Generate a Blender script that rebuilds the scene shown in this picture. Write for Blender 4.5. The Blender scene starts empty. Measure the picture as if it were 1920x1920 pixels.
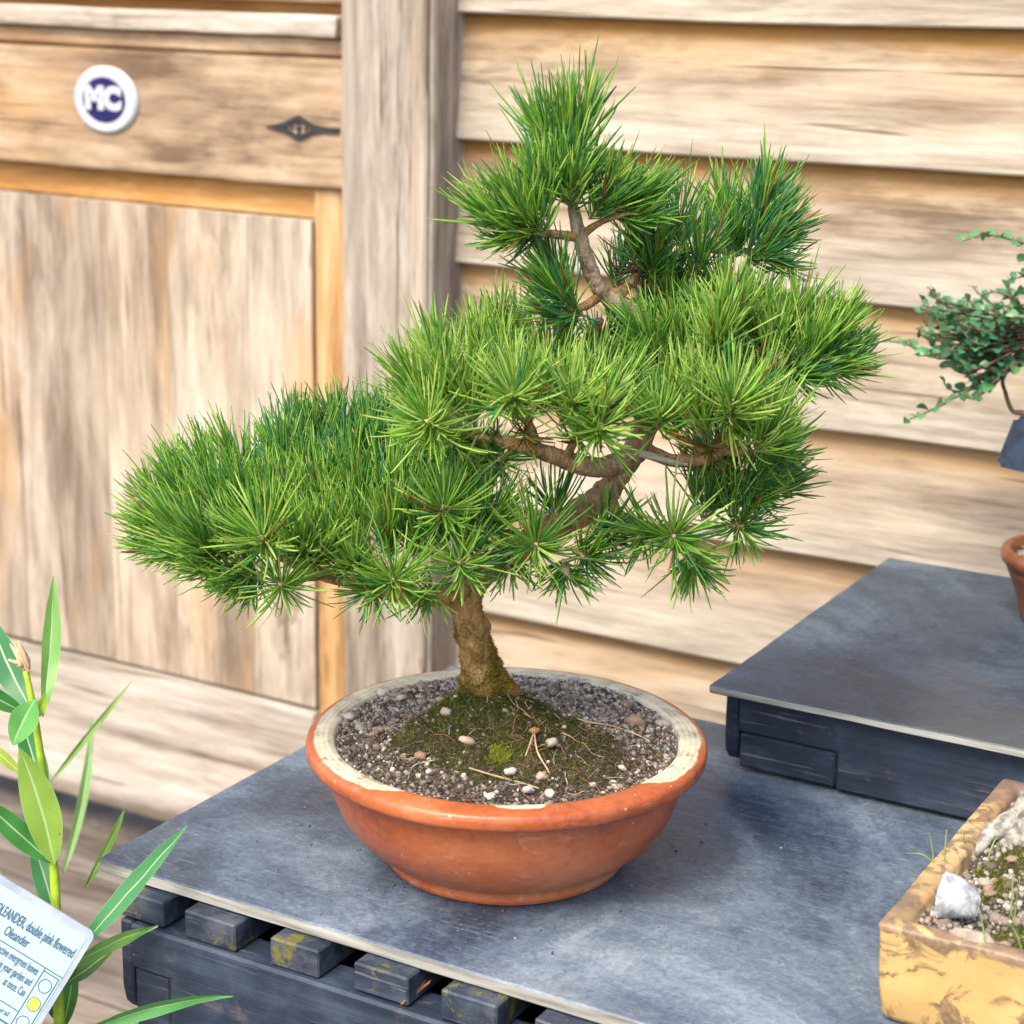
import bpy, bmesh, math, random
import numpy as np
from mathutils import Vector, Matrix, noise
random.seed(7)
rng = np.random.default_rng(7)
SC = bpy.context.scene
COL = SC.collection

# ------------------------------------------------------------------ camera
FPX, YAW, PIT, ROL = 3696.7, -0.5181, 0.2699, 0.0186
CAM = Vector((0.6838, -1.1981, 0.6512))
FWD = Vector((math.sin(YAW)*math.cos(PIT), math.cos(YAW)*math.cos(PIT), -math.sin(PIT)))
_r = Vector((math.cos(YAW), -math.sin(YAW), 0)); _u = _r.cross(FWD)
RGT = _r*math.cos(ROL) + _u*math.sin(ROL)
UPV = -_r*math.sin(ROL) + _u*math.cos(ROL)
cd = bpy.data.cameras.new('camera'); cam = bpy.data.objects.new('camera', cd); COL.objects.link(cam)
m = Matrix((RGT, UPV, -FWD)).transposed().to_4x4(); m.translation = CAM; cam.matrix_world = m
cd.sensor_width = 36; cd.lens = FPX/1920*36; cd.clip_start = .05; cd.clip_end = 500
cd.dof.use_dof = True; cd.dof.focus_distance = 1.43; cd.dof.aperture_fstop = 8.5
SC.camera = cam
# ------------------------------------------------------------------ sky, sun, exposure
SUN_AZ = Vector((-0.12, -0.99, 0)).normalized(); SUN_EL = math.radians(54)
w = bpy.data.worlds.new('World'); SC.world = w; w.use_nodes = True
nt = w.node_tree; nt.nodes.clear()
sky = nt.nodes.new('ShaderNodeTexSky'); sky.sky_type = 'NISHITA'; sky.sun_disc = False
sky.sun_elevation = SUN_EL; sky.sun_rotation = math.atan2(SUN_AZ.x, SUN_AZ.y)
sky.air_density = 1.0; sky.dust_density = 3.0; sky.ozone_density = 1.0
bg = nt.nodes.new('ShaderNodeBackground'); bg.inputs[1].default_value = 0.15
wo = nt.nodes.new('ShaderNodeOutputWorld')
nt.links.new(sky.outputs[0], bg.inputs[0]); nt.links.new(bg.outputs[0], wo.inputs[0])
sd = bpy.data.lights.new('sun', 'SUN'); sd.energy = 1.5; sd.angle = math.radians(28); sd.color = (1, .93, .80)
so = bpy.data.objects.new('sun', sd); COL.objects.link(so)
sdir = SUN_AZ*math.cos(SUN_EL) + Vector((0, 0, math.sin(SUN_EL)))
so.rotation_euler = sdir.to_track_quat('Z', 'Y').to_euler(); so.location = (0, -3, 4)
vs = SC.view_settings; vs.view_transform = 'Standard'; vs.look = 'None'; vs.gamma = 1; vs.use_curve_mapping = False
vs.exposure = 1.44

# ------------------------------------------------------------------ placing helpers (every point has its own distance)
RH = Vector((math.cos(YAW), -math.sin(YAW), 0)); FH = Vector((math.sin(YAW), math.cos(YAW), 0)); TOC = -FH; ZU = Vector((0, 0, 1))
def ray(px, py): return FWD + RGT*((px-960)/FPX) - UPV*((py-960)/FPX)
def at(px, py, depth): return CAM + ray(px, py)*depth
def on(px, py, axis, val):
    d = ray(px, py); return CAM + d*((val-CAM[axis])/d[axis])
G0 = -CAM.dot(FH)
def tr(px, py, dy=0.0):          # point on the upright sheet through the pot axis, dy metres farther back
    d = ray(px, py); return CAM + d*((G0+dy)/d.dot(FH))
PX = 0.0004                       # metres per photo pixel at the pine

# ------------------------------------------------------------------ object helpers
def tag(o, label, cat=None, group=None, kind=None):
    if label: o['label'] = label
    if cat: o['category'] = cat
    if group: o['group'] = group
    if kind: o['kind'] = kind
    return o
def struct(o): o['kind'] = 'structure'; return o
def empty(name, loc=(0, 0, 0)):
    o = bpy.data.objects.new(name, None); o.empty_display_size = .02; COL.objects.link(o); o.location = loc; return o
def wloc(o):
    l = Vector(o.location)
    while o.parent: o = o.parent; l += Vector(o.location)
    return l
def link(name, me, mat=None, parent=None, loc=(0, 0, 0)):
    """loc is the world place of the origin; mesh coordinates are relative to it"""
    o = bpy.data.objects.new(name, me); COL.objects.link(o)
    if mat is not None and not me.materials:
        for q in (mat if isinstance(mat, (list, tuple)) else [mat]): me.materials.append(q)
    o.location = Vector(loc)
    if parent:
        o.parent = parent; o.location = Vector(loc) - wloc(parent)
    return o
def mesh_np(name, V, Q, smooth=True, attrs=None):
    me = bpy.data.meshes.new(name); V = np.asarray(V, np.float32); Q = np.asarray(Q, np.int32); k = Q.shape[1]
    me.vertices.add(len(V)); me.vertices.foreach_set('co', V.ravel())
    me.loops.add(Q.size); me.loops.foreach_set('vertex_index', Q.ravel())
    me.polygons.add(len(Q)); me.polygons.foreach_set('loop_start', np.arange(0, Q.size, k, dtype=np.int32))
    if smooth: me.polygons.foreach_set('use_smooth', np.ones(len(Q), bool))
    me.update(calc_edges=True)
    for n, a in (attrs or {}).items():
        at_ = me.attributes.new(n, 'FLOAT', 'POINT'); at_.data.foreach_set('value', np.asarray(a, np.float32))
    return me
def mesh_py(name, V, F, smooth=False):
    me = bpy.data.meshes.new(name); me.from_pydata([tuple(v) for v in V], [], F)
    if smooth: me.polygons.foreach_set('use_smooth', [True]*len(me.polygons))
    me.update(); return me
def bm_mesh(name, bm, smooth=False):
    me = bpy.data.meshes.new(name); bm.to_mesh(me); bm.free()
    if smooth: me.polygons.foreach_set('use_smooth', [True]*len(me.polygons))
    return me
def box(name, x, y, z, mat, parent=None, bev=.002, seg=1, jit=0.0, cuts=0, axis=0):
    """a bevelled board between world bounds; origin at its low corner's middle"""
    o = Vector(((x[0]+x[1])/2, (y[0]+y[1])/2, z[0]))
    bm = bmesh.new(); bmesh.ops.create_cube(bm, size=1)
    for v in bm.verts: v.co = Vector((v.co.x*(x[1]-x[0]), v.co.y*(y[1]-y[0]), (v.co.z+.5)*(z[1]-z[0])))
    if cuts:
        ed = [e for e in bm.edges if abs((e.verts[0].co-e.verts[1].co).normalized()[axis]) > .9]
        bmesh.ops.subdivide_edges(bm, edges=ed, cuts=cuts)
    if bev: bmesh.ops.bevel(bm, geom=bm.edges[:] if not cuts else [e for e in bm.edges if len(e.link_faces) == 2 and e.calc_face_angle(0) > .5], offset=bev, segments=seg, profile=.6, affect='EDGES')
    if jit:
        for v in bm.verts:
            q = (v.co+o)*Vector((9, 9, 9)); v.co += noise.noise_vector(q)*jit + noise.noise_vector(q*5)*jit*.35
    return link(name, bm_mesh(name, bm), mat, parent, o)
def catmull(P, R, n):
    P = [Vector(p) for p in P]; out = []; rad = []
    for i in range(len(P)-1):
        p0, p1, p2, p3 = P[max(i-1, 0)], P[i], P[i+1], P[min(i+2, len(P)-1)]
        for j in range(n):
            t = j/n
            out.append(.5*((2*p1)+(p2-p0)*t+(2*p0-5*p1+4*p2-p3)*t*t+(3*p1-p0-3*p2+p3)*t**3)); rad.append(R[i]*(1-t)+R[i+1]*t)
    out.append(P[-1]); rad.append(R[-1]); return out, rad
def tube_data(P, R, sub=6, n=12, bump=0.0, freq=60, off=0, flare=None):
    P, R = catmull(P, R, sub); V = []; F = []
    t0 = (P[1]-P[0]).normalized(); nrm = t0.orthogonal().normalized()
    for i, p in enumerate(P):
        t = (P[min(i+1, len(P)-1)]-P[max(i-1, 0)]).normalized()
        nrm = (nrm-t*nrm.dot(t)).normalized(); b = t.cross(nrm)
        for k in range(n):
            a = 2*math.pi*k/n; d = nrm*math.cos(a)+b*math.sin(a); r = R[i]
            if flare: r *= flare(i/(len(P)-1), a)
            q = p+d*r
            if bump: q += d*r*bump*(noise.noise(q*freq)+.6*noise.noise(q*freq*2.7)+.35*noise.noise(q*freq*6))
            V.append(q)
    m_ = len(P)
    for i in range(m_-1):
        for k in range(n):
            a, b = i*n+k, i*n+(k+1) % n; F.append((a+off, b+off, b+n+off, a+n+off))
    F.append(tuple(off+k for k in reversed(range(n)))); F.append(tuple(off+(m_-1)*n+k for k in range(n)))
    return V, F
def tube(name, P, R, mat, parent=None, loc=None, **k):
    loc = Vector(loc) if loc is not None else (wloc(parent) if parent else Vector((0, 0, 0)))
    V, F = tube_data(P, R, **k); V = [v-loc for v in V]
    return link(name, mesh_py(name, V, F, True), mat, parent, loc)
def lathe(name, prof, mat, parent=None, loc=(0, 0, 0), n=96, wob=0.0):
    V = []; F = []
    for j, (r, z) in enumerate(prof):
        for k in range(n):
            a = 2*math.pi*k/n; q = 1+wob*noise.noise(Vector((math.cos(a)*2, math.sin(a)*2, z*20)))
            V.append((r*q*math.cos(a), r*q*math.sin(a), z))
    for j in range(len(prof)-1):
        for k in range(n):
            a, b = j*n+k, j*n+(k+1) % n; F.append((a, b, b+n, a+n))
    F.append(tuple(reversed(range(n))))
    return link(name, mesh_py(name, V, F, True), mat, parent, loc)

# ------------------------------------------------------------------ material helpers
class Mat:
    def __init__(s, name, rough=.7, spec=.3):
        s.m = bpy.data.materials.new(name); s.m.use_nodes = True; s.t = s.m.node_tree
        s.b = s.t.nodes['Principled BSDF']; s.out = s.t.nodes['Material Output']
        s.b.inputs['Roughness'].default_value = rough; s.b.inputs['Specular IOR Level'].default_value = spec
        s.tc = s.n('ShaderNodeTexCoord')
    def n(s, typ, **k):
        nd = s.t.nodes.new(typ)
        for a, v in k.items(): setattr(nd, a, v)
        return nd
    def put(s, sock, v):
        if hasattr(v, 'is_output'): s.t.links.new(v, sock)
        else: sock.default_value = v if not (isinstance(v, tuple) and len(v) == 3 and sock.type == 'RGBA') else (*v, 1)
    def coord(s, scale=(1, 1, 1), rnd=True, kind='Object'):
        v = s.tc.outputs[kind]
        if rnd:
            oi = s.n('ShaderNodeObjectInfo'); mu = s.n('ShaderNodeMath', operation='MULTIPLY'); s.put(mu.inputs[0], oi.outputs['Random']); mu.inputs[1].default_value = 37.0
            ad = s.n('ShaderNodeVectorMath', operation='ADD'); s.put(ad.inputs[0], v); s.put(ad.inputs[1], mu.outputs[0]); v = ad.outputs[0]
        ml = s.n('ShaderNodeVectorMath', operation='MULTIPLY'); s.put(ml.inputs[0], v); ml.inputs[1].default_value = scale
        return ml.outputs[0]
    def noise(s, vec, scale=1, detail=4, rough=.55, dist=0):
        nd = s.n('ShaderNodeTexNoise'); s.put(nd.inputs['Vector'], vec); nd.inputs['Scale'].default_value = scale
        nd.inputs['Detail'].default_value = detail; nd.inputs['Roughness'].default_value = rough; nd.inputs['Distortion'].default_value = dist
        return nd.outputs[0]
    def math(s, op, a, b=0.0, c=None, clamp=False):
        nd = s.n('ShaderNodeMath', operation=op, use_clamp=clamp); s.put(nd.inputs[0], a); s.put(nd.inputs[1], b)
        if c is not None: s.put(nd.inputs[2], c)
        return nd.outputs[0]
    def mapr(s, v, a, b, c=0.0, d=1.0, smooth=True):
        nd = s.n('ShaderNodeMapRange', interpolation_type='SMOOTHSTEP' if smooth else 'LINEAR')
        s.put(nd.inputs[0], v)
        for i, q in enumerate((a, b, c, d)): s.put(nd.inputs[i+1], q)
        return nd.outputs[0]
    def ramp(s, v, stops):
        nd = s.n('ShaderNodeValToRGB'); s.put(nd.inputs[0], v); e = nd.color_ramp.elements
        while len(e) < len(stops): e.new(.5)
        for q, (p, c) in zip(e, stops): q.position = p; q.color = (*c, 1)
        return nd.outputs[0]
    def mix(s, f, a, b, mode='MIX'):
        nd = s.n('ShaderNodeMix', data_type='RGBA', blend_type=mode); s.put(nd.inputs[0], f); s.put(nd.inputs[6], a); s.put(nd.inputs[7], b)
        return nd.outputs[2]
    def attr(s, name, out='Fac'):
        nd = s.n('ShaderNodeAttribute', attribute_name=name); return nd.outputs[out]
    def sep(s, v):
        nd = s.n('ShaderNodeSeparateXYZ'); s.put(nd.inputs[0], v); return nd.outputs
    def color(s, v): s.put(s.b.inputs['Base Color'], v); return s
    def rough(s, v): s.put(s.b.inputs['Roughness'], v); return s
    def bump(s, h, strength=.3, dist=.002):
        nd = s.n('ShaderNodeBump'); nd.inputs['Strength'].default_value = strength; nd.inputs['Distance'].default_value = dist
        s.put(nd.inputs['Height'], h); s.put(s.b.inputs['Normal'], nd.outputs[0]); return s
    def objcol(s): return s.n('ShaderNodeObjectInfo').outputs['Color']
    def objrand(s): return s.n('ShaderNodeObjectInfo').outputs['Random']
    def translucent(s, col, fac):
        tl = s.n('ShaderNodeBsdfTranslucent'); s.put(tl.inputs[0], col); mx = s.n('ShaderNodeMixShader'); s.put(mx.inputs[0], fac)
        s.t.links.new(s.b.outputs[0], mx.inputs[1]); s.t.links.new(tl.outputs[0], mx.inputs[2]); s.t.links.new(mx.outputs[0], s.out.inputs[0]); return s

def wood(name, axis, stops, fresh=None, band=None, rough=.75, grain=1.0, con=1.5, across=6, along=1.8, ring=.06, stain=.35, kd=1.0):
    """weathered timber, grain along axis; fresh = colour of the unweathered strip tucked under the next board"""
    s = Mat(name, rough, .2)
    def sc(a, c): v = [c, c, c]; v[axis] = a; return tuple(v)
    kn = s.n('ShaderNodeTexVoronoi'); wv_ = s.n('ShaderNodeVectorMath', operation='ADD'); s.put(wv_.inputs[0], s.coord(sc(1.5*kd, 4.4*kd)))
    dn_ = s.n('ShaderNodeTexNoise'); s.put(dn_.inputs['Vector'], s.coord(sc(5, 14))); dn_.inputs['Detail'].default_value = 3
    ms_ = s.n('ShaderNodeVectorMath', operation='SCALE'); s.put(ms_.inputs[0], dn_.outputs['Color']); ms_.inputs['Scale'].default_value = .28; s.put(wv_.inputs[1], ms_.outputs[0])
    s.put(kn.inputs['Vector'], wv_.outputs[0]); kn.inputs['Scale'].default_value = 1.0; kd_ = kn.outputs['Distance']
    A = s.noise(s.coord(sc(.9, 7)), 1, 3, .5, .6)
    ph = s.math('ADD', s.math('MULTIPLY', A, 52.0*grain), s.math('MULTIPLY', s.mapr(kd_, 0, .55, 1, 0), 15.0))
    rings = s.math('SINE', ph)
    B = s.noise(s.coord(sc(along, across)), 1, 5, .6, .4)
    B = s.math('ADD', s.math('MULTIPLY', s.math('SUBTRACT', B, .5), con), .5)
    Cc = s.noise(s.coord(sc(9, 230)), 1, 3, .6)
    Ef = s.noise(s.coord(sc(5.5, 58)), 1, 5, .75, .4)
    v = s.math('ADD', s.math('MULTIPLY', rings, ring), s.math('ADD', s.math('MULTIPLY', B, .95), s.math('ADD', s.math('MULTIPLY', Cc, .22), s.math('MULTIPLY', s.math('SUBTRACT', Ef, .5), .82))))
    col = s.ramp(s.math('SUBTRACT', v, .09), stops)
    st_ = s.noise(s.coord(sc(2.2, 7)), 1, 4, .6); col = s.mix(s.mapr(st_, .50, .72, 0, stain), col, (.46, .27, .12))
    ck = s.noise(s.coord(sc(2.4, 70)), 1, 3, .6, .5)
    dark = s.math('MAXIMUM', s.math('MULTIPLY', s.mapr(ck, .635, .69, 0, 1), .75), s.math('MULTIPLY', s.mapr(kd_, .03, .10, 1, 0), .75))
    dark = s.math('MAXIMUM', dark, s.math('MULTIPLY', s.mapr(kd_, .10, .30, 1, 0), .22))
    col = s.mix(1.0, col, s.objcol(), 'MULTIPLY')
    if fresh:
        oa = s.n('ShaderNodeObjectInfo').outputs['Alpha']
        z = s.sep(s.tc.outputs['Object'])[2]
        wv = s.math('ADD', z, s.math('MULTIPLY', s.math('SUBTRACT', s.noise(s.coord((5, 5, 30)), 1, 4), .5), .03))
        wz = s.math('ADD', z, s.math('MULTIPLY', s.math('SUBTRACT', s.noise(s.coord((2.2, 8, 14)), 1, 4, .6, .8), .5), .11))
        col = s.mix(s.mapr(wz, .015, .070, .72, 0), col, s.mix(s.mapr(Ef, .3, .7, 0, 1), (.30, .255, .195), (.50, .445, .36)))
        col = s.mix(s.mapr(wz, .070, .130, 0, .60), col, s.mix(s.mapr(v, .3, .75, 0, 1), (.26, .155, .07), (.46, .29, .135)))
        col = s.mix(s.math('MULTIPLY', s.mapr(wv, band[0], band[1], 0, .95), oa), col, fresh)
    col = s.mix(dark, col, (.115, .070, .040)); s.color(col)
    s.bump(s.math('SUBTRACT', s.math('ADD', Cc, s.math('MULTIPLY', rings, .25)), s.math('MULTIPLY', dark, .8)), .45, .0018)
    return s.m

GREYTAN = [(.22, (.150, .108, .073)), (.40, (.280, .218, .157)), (.58, (.390, .318, .237)), (.82, (.49, .42, .335))]
GREY = [(.22, (.130, .100, .072)), (.42, (.265, .218, .168)), (.60, (.370, .315, .250)), (.82, (.48, .43, .365))]
PALE = [(.20, (.165, .122, .088)), (.40, (.290, .235, .182)), (.58, (.405, .340, .265)), (.82, (.52, .465, .39))]
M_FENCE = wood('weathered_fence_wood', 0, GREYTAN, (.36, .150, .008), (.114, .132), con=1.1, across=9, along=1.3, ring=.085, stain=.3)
M_POST = wood('weathered_post_wood', 2, GREY, grain=.8, con=1.15, across=18, along=1.2, stain=.15)
M_GREYH = wood('weathered_grey_wood_level', 0, [(p, tuple(q*1.12 for q in c)) for p, c in GREY], grain=.8, con=1.1, across=18, along=1.6, stain=.1)
M_PANEL = wood('weathered_panel_wood', 2, PALE, grain=.6, con=1.5, across=9, along=2.4, stain=.6, ring=.05)
M_RAIL = wood('weathered_rail_wood', 0, [(.22, (.145, .092, .056)), (.42, (.285, .195, .120)), (.60, (.395, .280, .172)), (.82, (.48, .38, .27))], grain=.7, con=1.4, across=14, along=6, stain=.8)
M_FRESH = wood('fresh_orange_wood', 2, [(.25, (.26, .135, .05)), (.5, (.46, .265, .11)), (.8, (.56, .37, .19))], grain=.7, con=1.8, across=30, along=3)
M_FRESHH = wood('fresh_orange_wood_level', 0, [(.25, (.30, .135, .035)), (.5, (.44, .22, .065)), (.8, (.54, .32, .13))], grain=.5)
M_DECK = wood('deck_wood', 0, [(.25, (.075, .062, .052)), (.5, (.16, .138, .118)), (.8, (.26, .235, .21))], stain=.08)

def slate():
    s = Mat('grey_slate_sheet', .55, .45)
    a = s.noise(s.coord((3.6, 3.6, 3.6)), 1, 7, .66, .8); b = s.noise(s.coord((85, 85, 85)), 1, 6, .75, 1.6); c = s.noise(s.coord((260, 260, 260)), 1, 3, .6)
    def scratch(rot, st):
        mp = s.n('ShaderNodeMapping'); s.put(mp.inputs['Vector'], s.coord((1, 1, 1))); mp.inputs['Rotation'].default_value = (0, 0, rot); mp.inputs['Scale'].default_value = st
        return s.noise(mp.outputs[0], 1, 4, .75, 1.5)
    scr = s.math('MAXIMUM', scratch(.5, (26, 420, 26)), s.math('MAXIMUM', scratch(1.7, (30, 480, 30)), scratch(-.6, (34, 440, 34))))
    v = s.math('ADD', s.math('ADD', s.math('MULTIPLY', s.math('SUBTRACT', a, .5), .85), .325), s.math('ADD', s.math('MULTIPLY', b, .27), s.math('MULTIPLY', c, .10)))
    col = s.ramp(v, [(.40, (.022, .034, .056)), (.49, (.054, .078, .112)), (.57, (.108, .140, .178)), (.70, (.27, .31, .34))])
    tan = s.noise(s.coord((5, 5, 5)), 1, 3, .5)
    col = s.mix(s.mapr(tan, .55, .72, 0, .5), col, (.17, .165, .15))
    col = s.mix(s.mapr(scr, .575, .74, 0, .6), col, (.32, .35, .37))
    col = s.mix(1.0, col, s.objcol(), 'MULTIPLY'); s.color(col); s.rough(s.mapr(a, .35, .65, .34, .60)); s.bump(s.math('ADD', b, c), .22, .0012); return s.m
M_SLATE = slate()
def edge():
    s = Mat('sheet_cut_edge', .8, .2); a = s.noise(s.coord((12, 90, 200)), 1, 4, .6)
    s.color(s.ramp(a, [(.3, (.17, .16, .135)), (.5, (.31, .295, .25)), (.7, (.43, .42, .37))])); s.bump(a, .4, .001); return s.m
M_EDGE = edge()
def painted(name, lich):
    s = Mat(name, .55, .35)
    a = s.noise(s.coord((6, 60, 60)), 1, 5, .6); b = s.noise(s.coord((30, 30, 30)), 1, 5, .65); c = s.noise(s.coord((8, 240, 240)), 1, 4, .7)
    col = s.ramp(s.math('ADD', s.math('MULTIPLY', a, .5), s.math('MULTIPLY', b, .5)), [(.33, (.010, .015, .026)), (.5, (.020, .029, .048)), (.64, (.044, .058, .084))])
    col = s.mix(s.mapr(c, .60, .72, 0, .7), col, (.20, .19, .19))
    pk = s.noise(s.coord((14, 26, 26)), 1, 5, .7, 1.5); col = s.mix(s.mapr(pk, .60, .74, 0, .5), col, (.15, .11, .12))
    ch = s.noise(s.coord((22, 60, 60)), 1, 2, .5, .8); col = s.mix(s.mapr(ch, .735, .755, 0, .95), col, (.006, .006, .007))
    if lich:
        l = s.noise(s.coord((38, 38, 38)), 1, 5, .7); y = s.sep(s.tc.outputs['Object'])[1]
        endm = s.mapr(y, lich, lich+.004, 1, 0)
        col = s.mix(s.math('MULTIPLY', endm, s.mapr(l, .42, .65, .0, .35)), col, (.13, .135, .135))
        l2 = s.noise(s.coord((42, 42, 42), rnd=True), 1, 8, .8, .2)
        col = s.mix(s.math('MULTIPLY', endm, s.mapr(l2, .545, .62, 0, .8)), col, (.15, .125, .012))
    s.color(col); s.bump(s.math('ADD', c, b), .45, .0015); return s.m
M_PAINT = painted('worn_blue_black_paint', None)
M_SLATEND = painted('worn_paint_with_lichen', -.158)

def glaze():
    s = Mat('terracotta_glaze', .34, .45)
    o = s.tc.outputs['Object']; xyz = s.sep(o)
    a = s.noise(s.coord((9, 9, 16), rnd=False), 1, 5, .6); b = s.noise(s.coord((150, 150, 150), rnd=False), 1, 4, .7); f = s.noise(s.coord((420, 420, 420), rnd=False), 1, 2, .5)
    col = s.ramp(s.math('ADD', s.math('MULTIPLY', a, .75), s.math('MULTIPLY', b, .25)), [(.32, (.17, .036, .013)), (.44, (.34, .076, .022)), (.56, (.44, .115, .036)), (.72, (.50, .185, .08))])
    # chalky scuffs low on the bowl, dirt toward the foot
    sc = s.noise(s.coord((26, 26, 70), rnd=False), 1, 6, .75, 1.5)
    col = s.mix(s.mapr(sc, .56, .72, 0, .5), col, (.52, .30, .21))
    vo = s.n('ShaderNodeTexVoronoi'); s.put(vo.inputs['Vector'], s.coord((62, 62, 62), rnd=False)); vo.inputs['Scale'].default_value = 1
    col = s.mix(s.mapr(vo.outputs['Distance'], .03, .085, .6, 0), col, (.66, .44, .30))
    lb = s.noise(s.coord((18, 18, 30), rnd=False), 1, 6, .75, 1.0); col = s.mix(s.math('MULTIPLY', s.mapr(xyz[2], .0, .05, .75, .12), s.mapr(lb, .42, .68, 0, 1)), col, (.46, .24, .15))
    dr = s.noise(s.coord((40, 40, 22), rnd=False), 1, 5, .7); col = s.mix(s.mapr(dr, .58, .72, 0, .55), col, (.13, .040, .020))
    # bare cream clay where the glaze stops on top of the rim
    rad = s.n('ShaderNodeVectorMath', operation='LENGTH'); cx = s.n('ShaderNodeCombineXYZ'); s.put(cx.inputs[0], xyz[0]); s.put(cx.inputs[1], xyz[1]); s.put(rad.inputs[0], cx.outputs[0])
    ang = s.math('ARCTAN2', s.math('ADD', s.math('MULTIPLY', xyz[0], RH.x), s.math('MULTIPLY', xyz[1], RH.y)), s.math('ADD', s.math('MULTIPLY', xyz[0], TOC.x), s.math('MULTIPLY', xyz[1], TOC.y)))
    aa = s.math('ABSOLUTE', s.math('SUBTRACT', ang, .12))
    wob = s.math('MULTIPLY', s.math('SUBTRACT', s.noise(s.coord((26, 26, 26), rnd=False), 1, 4, .6), .5), .012)
    lim = s.math('SUBTRACT', .1445, s.math('MULTIPLY', s.mapr(aa, .62, .86, 1, 0), .0170))      # glaze comes farther in at the front
    lim = s.math('ADD', lim, s.math('MULTIPLY', s.mapr(s.math('ABSOLUTE', s.math('SUBTRACT', ang, .07)), .10, .18, 1, 0), .0085))
    lim = s.math('ADD', lim, wob)
    top = s.mapr(xyz[2], .086, .0885, 0, 1)
    cr = s.math('MULTIPLY', s.mapr(s.math('SUBTRACT', rad.outputs['Value'], lim), -.0012, .0012, 1, 0), top)
    ringn = s.math('SINE', s.math('MULTIPLY', rad.outputs['Value'], 1500.0)); d = s.noise(s.coord((60, 60, 60), rnd=False), 1, 5, .7)
    cream = s.ramp(s.math('ADD', d, s.math('MULTIPLY', ringn, .05)), [(.28, (.12, .10, .07)), (.42, (.42, .37, .25)), (.6, (.60, .54, .39)), (.8, (.68, .63, .50))])
    col = s.mix(cr, col, cream)
    s.color(col); s.rough(s.math('ADD', s.mapr(a, .3, .7, .26, .44), s.math('MULTIPLY', cr, .3))); s.bump(s.math('ADD', s.math('ADD', b, f), s.math('MULTIPLY', a, 2.0)), .16, .0014)
    return s.m
M_GLAZE = glaze()
def soilm():
    s = Mat('dark_potting_soil', .95, .1); a = s.noise(s.coord((60, 60, 60)), 1, 6, .7); b = s.noise(s.coord((400, 400, 400)), 1, 4, .6)
    c = s.ramp(s.math('ADD', s.math('MULTIPLY', a, .5), s.math('MULTIPLY', b, .5)), [(.3, (.022, .016, .011)), (.5, (.080, .060, .042)), (.7, (.19, .155, .12))])
    s.color(c); s.bump(s.math('ADD', a, b), .9, .004); return s.m
M_SOIL = soilm()
def grit():
    s = Mat('mixed_grit', .85, .25); t = s.attr('tint'); b = s.noise(s.coord((500, 500, 500)), 1, 3)
    c = s.ramp(t, [(0, (.07, .055, .042)), (.3, (.20, .165, .130)), (.55, (.33, .285, .235)), (.75, (.44, .40, .35)), (.9, (.54, .47, .39)), (1, (.68, .65, .60))])
    s.color(s.mix(s.mapr(b, .3, .7, 0, .5), c, (.08, .065, .05))); return s.m
M_GRIT = grit()
def pebm():
    s = Mat('pebble_stone', .75, .3); b = s.noise(s.coord((160, 160, 160)), 1, 5, .65)
    s.color(s.mix(1.0, s.ramp(b, [(.32, (.22, .18, .15)), (.48, (.62, .57, .50)), (.7, (.92, .90, .86))]), s.objcol(), 'MULTIPLY')); s.bump(b, .4, .002); return s.m
M_PEB = pebm()
def mossm(name, a, b, c):
    s = Mat(name, .9, .1); t = s.attr('tint'); s.color(s.ramp(t, [(0, a), (.5, b), (1, c)])); s.translucent(s.ramp(t, [(0, a), (.5, b), (1, c)]), .25); return s.m
M_MOSS = mossm('green_moss', (.040, .052, .009), (.120, .150, .016), (.28, .33, .035))
M_FUZZ = mossm('brown_moss', (.075, .048, .008), (.23, .155, .018), (.40, .30, .05))
def bark():
    s = Mat('pine_bark', .9, .15)
    a = s.noise(s.coord((130, 130, 90), rnd=False), 1, 6, .65, .6); b = s.noise(s.coord((28, 28, 22), rnd=False), 1, 4, .6); f = s.noise(s.coord((420, 420, 420), rnd=False), 1, 3, .6)
    c = s.ramp(s.math('ADD', s.math('MULTIPLY', a, .65), s.math('MULTIPLY', f, .35)), [(.30, (.085, .045, .020)), (.45, (.29, .165, .068)), (.58, (.47, .29, .130)), (.75, (.60, .45, .27))])
    g = s.math('MAXIMUM', s.attr('grey'), 0.0); c = s.mix(s.math('MULTIPLY', g, .7), c, s.ramp(a, [(.3, (.14, .10, .075)), (.5, (.34, .275, .215)), (.7, (.54, .48, .41))]))
    mo = s.attr('mossy'); c = s.mix(s.math('MULTIPLY', mo, s.mapr(b, .35, .6, .25, .95)), c, s.ramp(a, [(.3, (.055, .040, .006)), (.5, (.17, .125, .014)), (.7, (.31, .24, .04))]))
    s.color(c); s.bump(s.math('ADD', a, s.math('MULTIPLY', f, .5)), .9, .003); return s.m
M_BARK = bark()
def deadm():
    s = Mat('bleached_dead_wood', .8, .2); a = s.noise(s.coord((40, 200, 200)), 1, 4); s.color(s.ramp(a, [(.3, (.28, .24, .18)), (.6, (.52, .48, .40))])); return s.m
M_DEAD = deadm()
def needle():
    s = Mat('pine_needle', .34, .5); t = s.attr('tint'); al = s.attr('along')
    c = s.ramp(t, [(0, (.045, .225, .110)), (.25, (.075, .275, .075)), (.5, (.150, .390, .042)), (.8, (.290, .540, .055)), (.93, (.50, .68, .15)), (.97, (.32, .17, .04)), (1, (.26, .11, .03))])
    c = s.mix(s.mapr(al, 0, .20, .85, 0), c, (.46, .40, .23))
    c = s.mix(s.mapr(al, .90, 1, 0, .35), c, (.34, .36, .14))
    s.color(c); s.translucent(c, .36); return s.m
M_NEEDLE = needle()
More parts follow.
